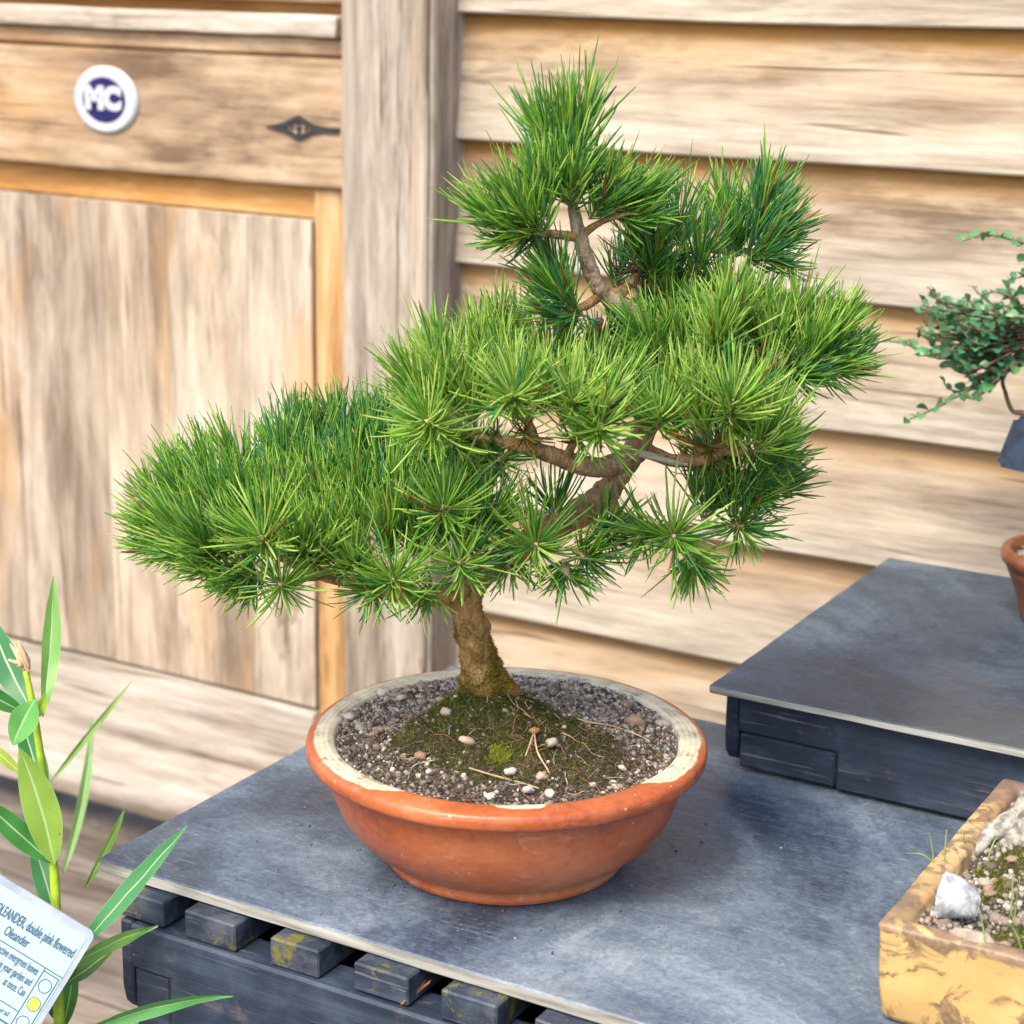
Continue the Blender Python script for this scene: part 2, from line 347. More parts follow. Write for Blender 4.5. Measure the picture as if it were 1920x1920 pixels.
def leafm(name, dark, light, rib=None, tl=.3, rough=.4):
    s = Mat(name, rough, .4); a = s.attr('across'); n1 = s.noise(s.coord((40, 40, 40)), 1, 4); n2 = s.objrand()
    c = s.mix(s.math('ADD', s.math('MULTIPLY', n1, .6), s.math('MULTIPLY', n2, .4)), dark, light)
    c = s.mix(1.0, c, s.objcol(), 'MULTIPLY')
    if rib:
        ab = s.math('ABSOLUTE', a); vein = s.math('SINE', s.math('SUBTRACT', s.math('MULTIPLY', s.attr('along'), 190.0), s.math('MULTIPLY', ab, 7.0)))
        c = s.mix(s.mapr(vein, .2, 1, 0, .02), c, tuple(q*.9 for q in rib)); s.bump(s.math('ADD', s.math('MULTIPLY', vein, .3), s.noise(s.coord((300, 300, 300)), 1, 3)), .08, .0006)
        sp_ = s.noise(s.coord((260, 260, 260)), 1, 2, .5); c = s.mix(s.mapr(sp_, .70, .74, 0, .6), c, (.16, .12, .05))
        c = s.mix(s.mapr(ab, .92, 1, 0, .25), c, rib)
        c = s.mix(s.mapr(ab, .03, .10, .6, 0), c, rib)
    s.color(c); s.translucent(c, tl); return s.m
M_OLE = leafm('oleander_leaf', (.30, .42, .16), (.48, .60, .25), (.55, .68, .38))
M_TINY = leafm('small_glossy_leaf', (.028, .115, .062), (.105, .25, .12), None, .2, .35)
def plain(name, c, rough=.6, spec=.3, var=.25, sc=60):
    s = Mat(name, rough, spec); a = s.noise(s.coord((sc, sc, sc)), 1, 4, .6)
    s.color(s.mix(s.mapr(a, .3, .7, 0, 1), tuple(q*(1-var) for q in c), tuple(min(1, q*(1+var)) for q in c))); return s.m
M_STEM = plain('yellow_green_stem', (.30, .42, .025), .45)
M_TWIG = plain('brown_twig', (.13, .085, .05), .8)
M_BUD = plain('dry_pink_bud', (.50, .34, .19), .7)
M_IRON = plain('black_iron', (.028, .028, .030), .5, .4)
M_WHITE = plain('white_enamel', (.47, .475, .50), .3, .4, .06, 20)
M_NAVY = plain('navy_print', (.010, .009, .085), .35, .4, .2)
M_CARD = plain('pale_tag_card', (.34, .465, .49), .35, .4, .04, 8)
M_RIMC = plain('tag_clear_edge', (.30, .34, .40), .25, .5, .2, 30)
M_INK = plain('tag_ink', (.06, .11, .17), .5, .3, .1)
M_YEL = plain('tag_sun_yellow', (.80, .60, .06), .4, .3, .05)
M_BROWNPOT = plain('brown_glaze', (.15, .048, .016), .28, .5, .35, 25)
M_PLASTIC = plain('black_plastic', (.02, .02, .02), .5)
M_ROCKW = plain('white_quartz', (.40, .40, .40), .6, .3, .42, 90)
M_ROCKT = plain('tan_stone', (.34, .27, .21), .8, .2, .4, 70)
M_GROUND = plain('dry_earth', (.13, .105, .085), .95, .1, .35, 14)
M_PALEBARK = plain('pale_bark', (.27, .245, .205), .85, .2, .6, 140)
M_STRAW = plain('dry_straw', (.42, .30, .17), .8, .2, .3, 60)
M_RUST = plain('dry_rusty_needle', (.24, .095, .045), .7, .2, .2, 60)
M_GRASS = plain('grass_blade', (.20, .26, .07), .6, .2, .3, 60)
def yellowpot():
    s = Mat('yellow_glaze_with_char', .42, .4)
    a = s.noise(s.coord((34, 34, 40), rnd=False), 1, 5, .66, 1.2); b = s.noise(s.coord((9, 9, 9), rnd=False), 1, 4, .6); f = s.noise(s.coord((210, 210, 210), rnd=False), 1, 3, .6)
    c = s.ramp(b, [(.3, (.48, .27, .085)), (.55, (.60, .385, .145)), (.75, (.64, .47, .24))])
    dk = s.mix(s.mapr(f, .35, .65, 0, 1), (.10, .060, .035), (.24, .15, .085))
    c = s.mix(s.mapr(s.math('ADD', a, s.math('MULTIPLY', f, .05)), .500, .595, 0, .85), c, dk)
    z = s.sep(s.tc.outputs['Object'])[2]
    c = s.mix(s.math('MULTIPLY', s.mapr(s.math('ADD', z, s.math('MULTIPLY', a, .006)), .0655, .0690, 0, 1), s.mapr(b, .40, .60, .95, .25)), c, (.150, .105, .080))
    s.color(c); s.bump(s.math('ADD', a, f), .12, .002); return s.m
M_YPOT = yellowpot()

# ================================================================== THE SETTING
YF, Z0, S = .78, .5993, .1423; GZ = -.53
me = mesh_py('ground', [(-40, -40, GZ-.03), (40, -40, GZ-.03), (40, 40, GZ-.03), (-40, 40, GZ-.03)], [(0, 1, 2, 3)])
struct(link('ground', me, M_GROUND))
deck = struct(empty('deck', (0, 0, GZ)))
y = .735
for i in range(19):
    b = box('plank', (-2.6, 2.2), (y-.112, y), (GZ-.026, GZ+random.uniform(-.002, .002)), M_DECK, deck, .003, jit=.0015, cuts=14)
    q = random.uniform(.75, 1.15); b.color = (q, q*random.uniform(.96, 1.0), q*random.uniform(.9, 1), 1); y -= .121

# ---- overlapping board fence
fence = tag(empty('lap_board_fence', (.3, YF, GZ)), 'wide weathered fence of overlapping horizontal boards behind the pine', 'fence')
for k in range(-3, 8):
    zb = Z0-k*S; x0, x1 = -.545, 2.4; nx = 26; V = []; F = []
    prof = [(.0015, 0), (0, .0022), (.018, S), (.0225, S+.030), (.030, S+.030), (.0150, .0006)]
    for i in range(nx+1):
        x = x0+(x1-x0)*i/nx
        for j, (py, pz) in enumerate(prof):
            wz = noise.noise(Vector((x*2.3, k*5.1, 0)))*.0032+noise.noise(Vector((x*9, k*3.3, 4)))*.0012; wy = noise.noise(Vector((x*1.7, k*7.7, 9)))*.0014
            V.append((x, py+wy*(1 if pz < .1 else 0), pz+wz*(1 if pz < .1 else 0)))
    n = len(prof)
    for i in range(nx):
        for j in range(n):
            a, b = i*n+j, i*n+(j+1) % n; F.append((a, a+n, b+n, b))
    F += [tuple(range(n)), tuple(reversed([nx*n+j for j in range(n)]))]
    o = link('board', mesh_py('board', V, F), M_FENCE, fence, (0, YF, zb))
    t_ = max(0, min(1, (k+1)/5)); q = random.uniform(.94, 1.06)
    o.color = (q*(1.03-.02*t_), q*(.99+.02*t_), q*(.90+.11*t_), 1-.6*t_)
# ---- post between door and fence
post = tag(empty('fence_post', (-.591, .775, GZ)), 'thick upright grey timber post between the door and the board fence', 'post')
PYF, PXL, PXR = .7306, -.6557, -.527
box('shaft', (PXL, PXR), (PYF, .83), (GZ, 1.15), M_POST, post, .006, 2, .0012, 20, 2)
box('cover_strip', (PXR-.028, PXR-.006), (PYF-.007, PYF-.0005), (GZ, 1.15), M_POST, post, .003, 1, .0008, 16, 2).color = (1.12, 1.12, 1.12, 1)

# ---- plank door
DY = .78
door = tag(empty('plank_door', (-1.3, DY, GZ)), 'old wooden door with framed vertical plank panel, left of the post', 'door')
box('backing', (-2.3, -.64), (DY+.03, DY+.045), (-.523, 1.15), M_FRESHH, door, 0)
o = box('middle_rail', (-2.3, -.662), (DY-.004, DY+.03), (.388, .5405), M_RAIL, door, .005, 2, .0012, 18)
box('ledge', (-2.3, -.69), (DY-.010, DY+.03), (.566, .5915), M_GREYH, door, .005, 2, .0022, 24).color = (1.15, 1.15, 1.18, 1)
box('moulding', (-2.3, -.672), (DY+.004, DY+.03), (.5425, .5655), M_RAIL, door, .004, 1, .0018, 24).color = (1.25, 1.2, 1.15, 1)
box('ledge', (-2.3, -.672), (DY+.002, DY+.03), (.606, .70), M_RAIL, door, .004, 1, .0015, 18).color = (1.2, 1.2, 1.2, 1)
box('upper_panel', (-2.3, -.672), (DY+.012, DY+.03), (.70, 1.15), M_PANEL, door, .003)
xs = [-.7365, -.835, -.965, -1.075, -1.16, -1.29, -1.43, -1.57, -1.72, -1.88, -2.06, -2.3]
tint = [(1.10, 1.10, 1.08), (.98, .95, .90), (1.05, 1.0, .93), (.84, .80, .76), (1.0, .98, .96), (1.08, 1.06, 1.02)]
for i in range(len(xs)-1):
    o = box('panel_board', (xs[i+1]+.0003, xs[i]), (DY+.002+random.uniform(0, .0005), DY+.028), (-.291, .346), M_PANEL, door, .0006, 1, .0004, 14, 2)
    o.color = (*[q*1.1 for q in tint[i % 6]], 1)
box('stile', (-.7345, -.66), (DY+.006, DY+.029), (-.523, .386), M_FRESH, door, .003, 1, .0008, 12, 2)
box('sub_rail', (-2.3, -.7355), (DY+.0145, DY+.0295), (.347, .3875), M_FRESHH, door, .002).color = (1, 1, 1, 1)
box('bottom_rail', (-2.3, -.7355), (DY-.004, DY+.029), (-.515, -.297), M_GREYH, door, .006, 2, .0015, 18).color = (1.10, 1.12, 1.16, 1)
# iron diamond plate
bm = bmesh.new()
def ring_xz(bm, outer, inner, y0, y1):
    n = len(outer); vs = [[bm.verts.new((x, yy, z)) for x, z in lst] for lst, yy in ((outer, y0), (inner, y0), (outer, y1), (inner, y1))]
    for i in range(n):
        j = (i+1) % n
        bm.faces.new((vs[0][i], vs[0][j], vs[1][j], vs[1][i])); bm.faces.new((vs[0][j], vs[0][i], vs[2][i], vs[2][j])); bm.faces.new((vs[1][i], vs[1][j], vs[3][j], vs[3][i]))
cxd, czd = -.748, .458
outer = [(-.050, 0), (-.034, .003), (-.022, .006), (0, .0155), (.020, .006), (.034, .0035), (.060, .003), (.060, -.003), (.034, -.0035), (.020, -.006), (0, -.0150), (-.022, -.006), (-.034, -.003)]
inner = [(-.022, 0), (-.0205, .0006), (-.018, .0015), (0, .0095), (.016, .002), (.018, .001), (.019, .0005), (.019, -.0005), (.018, -.001), (.016, -.002), (0, -.0090), (-.018, -.0015), (-.0205, -.0006)]
ring_xz(bm, outer, inner, -.0035, .002)
bmesh.ops.recalc_face_normals(bm, faces=bm.faces[:])
hp = link('iron_plate', bm_mesh('iron_plate', bm), M_IRON, door, (cxd, DY-.004, czd)); hp['label'] = 'black pierced iron diamond plate'
for k_ in range(5):
    bm = bmesh.new(); bmesh.ops.create_icosphere(bm, subdivisions=2, radius=1)
    q = [(0, 0), (-.010, 0), (.010, 0), (0, .006), (0, -.006)][k_]
    for v in bm.verts: v.co = Vector((v.co.x*(.0045 if k_ == 0 else .0026), v.co.y*.0018, v.co.z*(.0045 if k_ == 0 else .0026)))
    link('stud', bm_mesh('stud', bm, True), M_IRON, hp, (cxd+q[0], DY-.0050, czd+q[1]))

# ---- round badge on the rail
def text_mesh(body, size, name='lettering', bold=0.0, xs=1.0, shear=0, align='LEFT', thick=.0002):
    c = bpy.data.curves.new(name, 'FONT'); c.body = body; c.size = size; c.offset = bold; c.align_x = align; c.align_y = 'CENTER' if align == 'CENTER' else 'TOP_BASELINE'; c.shear = shear; c.extrude = thick; c.resolution_u = 3
    o = bpy.data.objects.new(name, c); COL.objects.link(o)
    bpy.context.view_layer.update()
    me = bpy.data.meshes.new_from_object(o.evaluated_get(bpy.context.evaluated_depsgraph_get()))
    bpy.data.objects.remove(o); bpy.data.curves.remove(c)
    for v in me.vertices: v.co.x *= xs
    return me
def disc(name, r, y0, y1, mat, parent, loc, bev=.0015, n=48):
    V = []; F = []
    for rr, yy in ((r, y1), (r, y0+bev), (r-bev, y0)):
        for k in range(n): a = 2*math.pi*k/n; V.append((rr*math.cos(a), yy, rr*math.sin(a)))
    for j in range(2):
        for k in range(n): a, b = j*n+k, j*n+(k+1) % n; F.append((a, b, b+n, a+n))
    F.append(tuple(2*n+k for k in range(n)))
    return link(name, mesh_py(name, V, F), mat, parent, loc)
bc = Vector((-1.050, DY-.004, .4775))
badge = tag(empty('round_badge', bc), 'round white badge with navy centre and white lettering on the door rail', 'badge')
disc('rim_disc', .0425, -.006, .001, M_WHITE, badge, bc, .003)
disc('centre_disc', .0285, -.0075, -.0055, M_NAVY, badge, bc, .0008)
me = text_mesh('MC', .037, bold=.0030, xs=.86, align='CENTER', thick=.0006)
for v in me.vertices: v.co = Vector((v.co.x, -v.co.z, v.co.y))
link('lettering', me, M_WHITE, badge, bc+Vector((0, -.0084, .001)))
for o in badge.children: o.scale.x = 1.24

# ================================================================== TABLES
def pallet(name, label, xl, xr, yf, yb, zt, thick, over, slats, hgt):
    root = tag(empty(name, ((xl+xr)/2, (yf+yb)/2, zt-hgt)), label, 'table')
    # top sheet, edge faces in a second material
    bm = bmesh.new(); bmesh.ops.create_cube(bm, size=1); o = Vector(((xl+xr)/2, (yf+yb)/2, zt))
    for v in bm.verts: v.co = Vector((v.co.x*(xr-xl), v.co.y*(yb-yf), (v.co.z-.5)*thick))
    ed = [e for e in bm.edges if abs((e.verts[0].co-e.verts[1].co).z) < 1e-6]; bmesh.ops.subdivide_edges(bm, edges=ed, cuts=30, use_grid_fill=True)
    for f in bm.faces: f.material_index = 1 if abs(f.normal.z) < .5 else 0
    bmesh.ops.bevel(bm, geom=[e for e in bm.edges if len(e.link_faces) == 2 and e.calc_face_angle(0) > .5], offset=.0012, segments=1, affect='EDGES')
    for v in bm.verts:
        e = noise.noise_vector((v.co+o)*55)*.0006+noise.noise_vector((v.co+o)*14)*.0007; v.co += Vector((e.x, e.y, e.z*.5))
    ts = link('top_sheet', bm_mesh('top_sheet', bm), [M_SLATE, M_EDGE], root, o)
    if zt > 0: ts.color = (.50, .54, .56, 1)
    zs = zt-thick-.0005; sh = .0215
    for (a, b) in slats:
        box('slat', (a, b), (yf-.014, yb+.01), (zs-sh+random.uniform(-.0008, .0008), zs-random.uniform(0, .0012)), M_SLATEND, root, .0013, 1, .0011, 6, 1)
    return root, zs-sh
TX, TY = -.2542, -.1712
TB = .335
sl = []
for a, b in ((222, 306), (346, 440), (506, 597), (663, 765), (827, 930), (1000, 1110)):
    p0 = on(a, 1700+(a-222)*.30, 1, TY-.014); p1 = on(b, 1700+(b-222)*.30, 1, TY-.014); sl.append((p0.x, p1.x))
stp = sl[-1][0]-sl[-2][0]
while sl[-1][1]+stp < 1.05: sl.append((sl[-1][0]+stp, sl[-1][1]+stp))
table, zr = pallet('display_table', 'low slate-topped display table carrying the terracotta bonsai bowl', TX, 1.06, TY, TB, 0.0, .0105, .0, sl, -GZ)
# front rail with a notch filled by a recessed block, further crate boards below
def lrail(name, parent, x0, x1, yf, th, z1, zm, z0, xn, mat):
    P = [(x0, z1), (x0, zm), (xn, zm), (xn, z0), (x1, z0), (x1, z1)]; bm = bmesh.new()
    a = [bm.verts.new((x, 0, z-z0)) for x, z in P]; b = [bm.verts.new((x, th, z-z0)) for x, z in P]
    n = len(P); bm.faces.new(a); bm.faces.new(list(reversed(b)))
    for i in range(n): bm.faces.new((a[i], b[i], b[(i+1) % n], a[(i+1) % n]))
    bmesh.ops.recalc_face_normals(bm, faces=bm.faces[:]); bmesh.ops.bevel(bm, geom=bm.edges[:], offset=.0022, segments=1, affect='EDGES')
    return link(name, bm_mesh(name, bm), mat, parent, (0, yf, z0))
RY = TY-.0185
xA = on(243, 1760, 1, RY).x
xN = on(316, 1830, 1, RY).x
lrail('front_rail', table, xA, 1.03, RY, .034, zr-.0012, zr-.037, zr-.11, xN, M_PAINT)
box('block', (xA+.001, xN-.0015), (RY+.003, RY+.032), (zr-.11, zr-.0385), M_PAINT, table, .002, 1, .0006)
box('lower_rail', (xA, 1.03), (RY+.006, RY+.032), (GZ, zr-.1125), M_PAINT, table, .003, 1, .001)
box('back_rail', (xA, 1.03), (TB-.03, TB-.004), (GZ, zr-.0012), M_PAINT, table, .003)
box('side_rail', (xA+.012, xA+.034), (RY+.036, TB-.034), (zr-.11, zr-.0012), M_PAINT, table, .003)
for yy in (RY+.04, TB-.077):
    for xx in (xA+.038, .95): box('leg', (xx, xx+.04), (yy, yy+.04), (GZ, zr-.041), M_PAINT, table, .003)
box('gap_darkener', (xA+.036, 1.0), (RY+.037, TB-.036), (zr-.04, zr-.024), M_PAINT, table, .002)  # added dark board, only there to make the gaps between the slats look shaded
# shaped cleat hanging at the end of the rail
def cleat(parent, x0, x1, y0, y1, z1, z0):
    P = [(y0, z1), (y0, z0+.022), (y0+.003, z0+.008), (y0+.010, z0), (y0+.020, z0+.003), (y0+.022, z0+.016), (y1, z0+.030), (y1, z1)]; bm = bmesh.new()
    a = [bm.verts.new((0, y-y0, z-z0)) for y, z in P]; b = [bm.verts.new((x1-x0, y-y0, z-z0)) for y, z in P]; n = len(P)
    bm.faces.new(a); bm.faces.new(list(reversed(b)))
    for i in range(n): bm.faces.new((a[i], b[i], b[(i+1) % n], a[(i+1) % n]))
    bmesh.ops.recalc_face_normals(bm, faces=bm.faces[:]); bmesh.ops.bevel(bm, geom=bm.edges[:], offset=.0015, segments=1, affect='EDGES')
    return link('cleat', bm_mesh('cleat', bm), M_PAINT, parent, (x0, y0, z0))
cleat(table, xA-.0125, xA-.001, RY+.004, TB-.02, zr-.002, zr-.078)
# raised second level
SX, SY, SZ, SYB = .0644, .2258, .0783, .6646
step, _ = pallet('raised_platform', 'low dark platform behind the table, carrying the brown round pot', SX, 1.02, SY, SYB, SZ, .0075, 0, [], SZ-GZ)
step['category'] = 'platform'
FY = SY+.014
fx0 = on(1384, 1350, 1, FY).x; fxn = on(1566, 1460, 1, FY).x
lrail('front_rail', step, fx0, 1.0, FY, .03, SZ-.009, SZ-.042, .004, fxn, M_PAINT)
box('block', (fx0+.001, fxn-.0015), (FY+.003, FY+.03), (.004, SZ-.0435), M_PAINT, step, .002)
box('side_rail', (fx0+.006, fx0+.03), (FY+.032, SYB-.02), (.012, SZ-.009), M_PAINT, step, .003)
box('back_rail', (fx0+.032, 1.0), (SYB-.045, SYB-.02), (.004, SZ-.009), M_PAINT, step, .003)
for xx in (fx0+.05, .9):
    box('leg', (xx, xx+.045), (SYB-.10, SYB-.05), (GZ, SZ-.010), M_PAINT, step, .003)
    box('foot_block', (xx, xx+.045), (FY+.035, TB-.012), (.002, SZ-.010), M_PAINT, step, .003)
cleat(step, fx0-.0135, fx0-.001, FY+.004, SYB-.03, SZ-.010, .006)
# dry needles fallen on the rail
dn = empty('dry_needles', on(775, 1862, 2, zr+.004)); tag(dn, 'reddish dry needles caught between the slats under the table edge', 'dry needles')
for a, b, c in (((808, 1838), (790, 1852), (752, 1884)), ((800, 1836), (780, 1858), (752, 1882)), ((806, 1842), (796, 1850), (770, 1872))):
    ps = [on(q[0], q[1], 2, zr+.004+.006*(1-i/2)) for i, q in enumerate((a, b, c))]
    tube('needle', ps, [.0006, .0008, .0004], M_RUST, dn, sub=5, n=5)

# ================================================================== TERRACOTTA BOWL, SOIL
RZ = .0975
prof = [(.060, .004), (.082, .003), (.0875, .0), (.0905, .0015), (.0915, .006), (.0905, .0095), (.0955, .0125), (.106, .020), (.117, .031), (.1255, .044), (.131, .058), (.1342, .070), (.1356, .0815),
        (.1394, .0828), (.1452, .0836), (.1488, .0850), (.1499, .0875), (.1501, .0912), (.1494, .0945), (.1476, .0963), (.1425, RZ-.0004), (.1340, RZ+.0003), (.1300, RZ-.0004), (.1280, RZ-.003), (.1265, RZ-.010), (.118, .045), (.06, .02), (.01, .018)]
bowl = lathe('terracotta_bowl', prof, M_GLAZE, None, (0, 0, 0), 128, .006)
tag(bowl, 'wide round orange terracotta bowl with chipped cream rim holding the pine', 'pot')
TRK = tr(902, 1318, 0.0); TRK.z = RZ
def soil_z(x, y):
    d = math.hypot(x-TRK.x, y-TRK.y); e = math.hypot(x-TRK.x-.03, y-TRK.y+.02)
    z = RZ-.0055+.033*math.exp(-(d/.045)**1.25)+.019*math.exp(-(e/.066)**2)+.004*max(0, min(1, (x*FH.x+y*FH.y)/.09))
    r = math.hypot(x, y); q = Vector((x, y, 0))
    z += (.0035*noise.noise(q*45)+.002*noise.noise(q*120))
    if r > .108: z = z*(1-(r-.108)/.021)+(RZ-.0038+.0018*noise.noise(q*60)+.002*max(0, (x*FH.x+y*FH.y)/.12))*((r-.108)/.021)
    return z
def moss_mask(x, y):
    u = (x-TRK.x)*RH.x+(y-TRK.y)*RH.y; v = (x-TRK.x)*TOC.x+(y-TRK.y)*TOC.y
    m_ = math.exp(-(((u-.026)/.084)**2+((v-.038)/.066)**2)**1.6)
    return m_*1.25+.45*noise.noise(Vector((x*35, y*35, 3)))
V = []; F = []; nr, na = 44, 120
for i in range(nr+1):
    r = .1285*i/nr
    for k in range(na):
        a = 2*math.pi*k/na; x, y = r*math.cos(a), r*math.sin(a); V.append((x, y, soil_z(x, y)-RZ))
for i in range(nr):
    for k in range(na): a, b = i*na+k, i*na+(k+1) % na; F.append((a, b, b+na, a+na))
soil = link('potting_soil', mesh_py('potting_soil', V, F, True), M_SOIL, None, (0, 0, RZ))
tag(soil, 'dark gritty soil mounded round the pine trunk in the terracotta bowl', 'soil', kind='stuff')
ico = bmesh.new(); bmesh.ops.create_icosphere(ico, subdivisions=1, radius=1); ico.verts.index_update()
IV = np.array([v.co[:] for v in ico.verts]); IF = np.array([[v.index for v in f.verts] for f in ico.faces]); ico.free()
ico = bmesh.new(); bmesh.ops.create_icosphere(ico, subdivisions=2, radius=1); ico.verts.index_update()
IV2 = np.array([v.co[:] for v in ico.verts]); IF2 = np.array([[v.index for v in f.verts] for f in ico.faces]); ico.free()
def rrot(n):
    q = rng.normal(size=(n, 4)); q /= np.linalg.norm(q, axis=1)[:, None]; w_, x, y, z = q.T
    return np.stack([np.stack([1-2*(y*y+z*z), 2*(x*y-w_*z), 2*(x*z+w_*y)], 1), np.stack([2*(x*y+w_*z), 1-2*(x*x+z*z), 2*(y*z-w_*x)], 1), np.stack([2*(x*z-w_*y), 2*(y*z+w_*x), 1-2*(x*x+y*y)], 1)], 1)
def grit_mesh(name, pts, sizes, tint):
    n = len(pts); sc = rng.uniform(.6, 1.2, (n, 1, 3)); v = IV[None]*sc*(1+rng.uniform(-.22, .22, (n, len(IV), 1)))
    v = np.einsum('nij,nkj->nki', rrot(n), v)*sizes[:, None, None]+pts[:, None, :]
    f = IF[None]+(np.arange(n)*len(IV))[:, None, None]
    return mesh_np(name, v.reshape(-1, 3), f.reshape(-1, 3), False, {'tint': np.repeat(tint, len(IV))})
pts = []; sz = []; tn = []
while len(pts) < 9500:
    r = .1275*math.sqrt(random.random()); a = random.random()*6.283; x, y = r*math.cos(a), r*math.sin(a)
    mm = moss_mask(x, y)
    if mm > .45 and random.random() > .10: continue
    s_ = random.choice((.0005, .0006, .0007, .0009, .0009, .0012, .0012, .0016, .0022)); 
    if math.hypot(x-TRK.x, y-TRK.y) < .018: continue
    pts.append((x, y, soil_z(x, y)-RZ+s_*.3)); sz.append(s_)
    back = (x*FH.x+y*FH.y)/.13
    tn.append(min(.92, max(0, random.gauss(.34+.26*back, .27))) if random.random() > .07 else random.uniform(.85, 1))
link('grit', grit_mesh('grit', np.array(pts), np.array(sz), np.array(tn)), M_GRIT, soil, (0, 0, RZ))['kind'] = 'stuff'
# larger pebbles, each its own
PEBM = []
for i in range(6):
    v = IV2.copy(); 
    for j, c in enumerate(v): v[j] = c*(1+.48*noise.noise(Vector(c)*1.3+Vector((i*9, 0, 0)))+.22*noise.noise(Vector(c)*3+Vector((0, i*9, 0))))
    v *= np.array([1.15, .9, .72]); PEBM.append(mesh_np('pebble', v, IF2, i % 2 == 0)); PEBM[-1].materials.append(M_PEB)
def pebble(parent, p, s_, c, rot=None):
    o = link('pebble', random.choice(PEBM), None, parent, p); o.scale = (s_*random.uniform(.85, 1.2), s_*random.uniform(.85, 1.2), s_*random.uniform(.8, 1.1))
    o.rotation_euler = rot or (random.uniform(-.5, .5), random.uniform(-.5, .5), random.uniform(0, 6.28)); o.color = (*c, 1); return o
PCOL = [(.50, .44, .36), (.58, .54, .48), (.40, .30, .22), (.30, .25, .21), (.42, .36, .30), (.20, .16, .13), (.46, .33, .25)]
for px, py, s_, c in ((790, 1418, .0048, (.46, .27, .20)), (1035, 1392, .0052, (.62, .56, .46)), (1002, 1370, .004, (.48, .27, .16)), (957, 1446, .0035, (.75, .72, .66)), (1030, 1488, .0038, (.82, .80, .76)), (1016, 1455, .0038, (.70, .55, .44)), (805, 1447, .0028, (.85, .83, .8)), (1110, 1472, .003, (.8, .77, .72)), (870, 1310, .0052, (.72, .62, .52)), (838, 1335, .0042, (.62, .55, .46)), (655, 1345, .0050, (.75, .73, .68)), (632, 1350, .0046, (.70, .52, .42)), (718, 1300, .0052, (.80, .77, .68)), (752, 1310, .0042, (.78, .75, .7)), (1038, 1278, .0058, (.78, .74, .69)), (1075, 1272, .005, (.82, .82, .82)), (1245, 1358, .0052, (.70, .62, .55)), (1190, 1352, .0064, (.52, .38, .27)), (918, 1493, .004, (.75, .74, .7)), (990, 1480, .004, (.60, .60, .60)), (875, 1388, .0045, (.60, .50, .38)), (1168, 1440, .003, (.75, .73, .7)), (1150, 1468, .003, (.7, .68, .64)), (700, 1376, .004, (.55, .37, .30))):
    p = on(px, py, 2, RZ)
    for _ in range(3): p = on(px, py, 2, soil_z(p.x, p.y)+s_*.3)
    pebble(soil, p, s_, c)
cnt = 0
while cnt < 120:
    r = .126*math.sqrt(random.random()); a = random.random()*6.283; x, y = r*math.cos(a), r*math.sin(a)
    if moss_mask(x, y) > .42 or math.hypot(x-TRK.x, y-TRK.y) < .022: continue
    s_ = random.choice((.0018, .0022, .0026, .003, .0036)); pebble(soil, (x, y, soil_z(x, y)+s_*.35), s_, random.choice(PCOL)); cnt += 1
# moss: short blades, uncountable
def blades(name, P, D, L, W, tint, mat, parent, loc, bend=.3):
    P = np.asarray(P, float); D = np.asarray(D, float); n = len(P); L = np.asarray(L)[:, None]; W = np.asarray(W)[:, None]
    side = np.cross(D, rng.normal(size=(n, 3))); side /= np.linalg.norm(side, axis=1)[:, None]; nb = np.cross(D, side)
    v = np.stack([P-side*W, P+side*W, P+D*L*.55+nb*L*bend*.3+side*W*.8, P+D*L*.55+nb*L*bend*.3-side*W*.8, P+D*L+nb*L*bend+side*W*.15, P+D*L+nb*L*bend-side*W*.15], 1)
    f = np.array([[0, 1, 2, 3], [3, 2, 4, 5]])[None]+(np.arange(n)*6)[:, None, None]
    o = link(name, mesh_np(name, v.reshape(-1, 3)-np.array(loc), f.reshape(-1, 4), False, {'tint': np.repeat(np.asarray(tint), 6)}), mat, parent, loc); o['kind'] = 'stuff'; return o
P = []; D = []; L = []; T = []
while len(P) < 24000:
    x, y = TRK.x+random.gauss(.018, .05), TRK.y+random.gauss(-.02, .05)
    if math.hypot(x, y) > .125 or moss_mask(x, y) < .38+random.uniform(-.12, .12): continue
    P.append((x, y, soil_z(x, y)-.001)); d = Vector((random.gauss(0, .45), random.gauss(0, .45), 1)).normalized(); D.append(d[:]); L.append(random.uniform(.0015, .0042))
    hi = noise.noise(Vector((x*28, y*28, 1)))*.5+.32
    T.append(min(1, max(0, random.gauss(hi, .18))))
hc = on(936, 1440, 2, RZ+.004)
for _ in range(500):
    x, y = hc.x+random.gauss(0, .0035), hc.y+random.gauss(0, .0035); P.append((x, y, soil_z(x, y)+.001)); D.append(Vector((random.gauss(0, .6), random.gauss(0, .6), 1)).normalized()[:]); L.append(random.uniform(.002, .005)); T.append(random.uniform(.75, 1))
blades('moss', P, D, L, [.00035]*len(P), T, M_MOSS, soil, (0, 0, RZ))
P = []; D = []; L = []; T = []
while len(P) < 5200:
    r = .124*math.sqrt(random.random()); a = random.random()*6.283; x, y = r*math.cos(a), r*math.sin(a)
    if random.random() > .25+.75*max(0, min(1, .5+(x*TOC.x+y*TOC.y)/.10)): continue
    P.append((x, y, soil_z(x, y)+random.uniform(0, .0022))); D.append(Vector((random.gauss(0, 1), random.gauss(0, 1), random.gauss(.15, .3))).normalized()[:]); L.append(random.uniform(.002, .008)); T.append(random.random())
blades('plant_debris', P, D, L, [.00028]*len(P), T, mossm('brown_debris', (.018, .011, .007), (.075, .050, .030), (.27, .20, .13)), soil, (0, 0, RZ), .6)
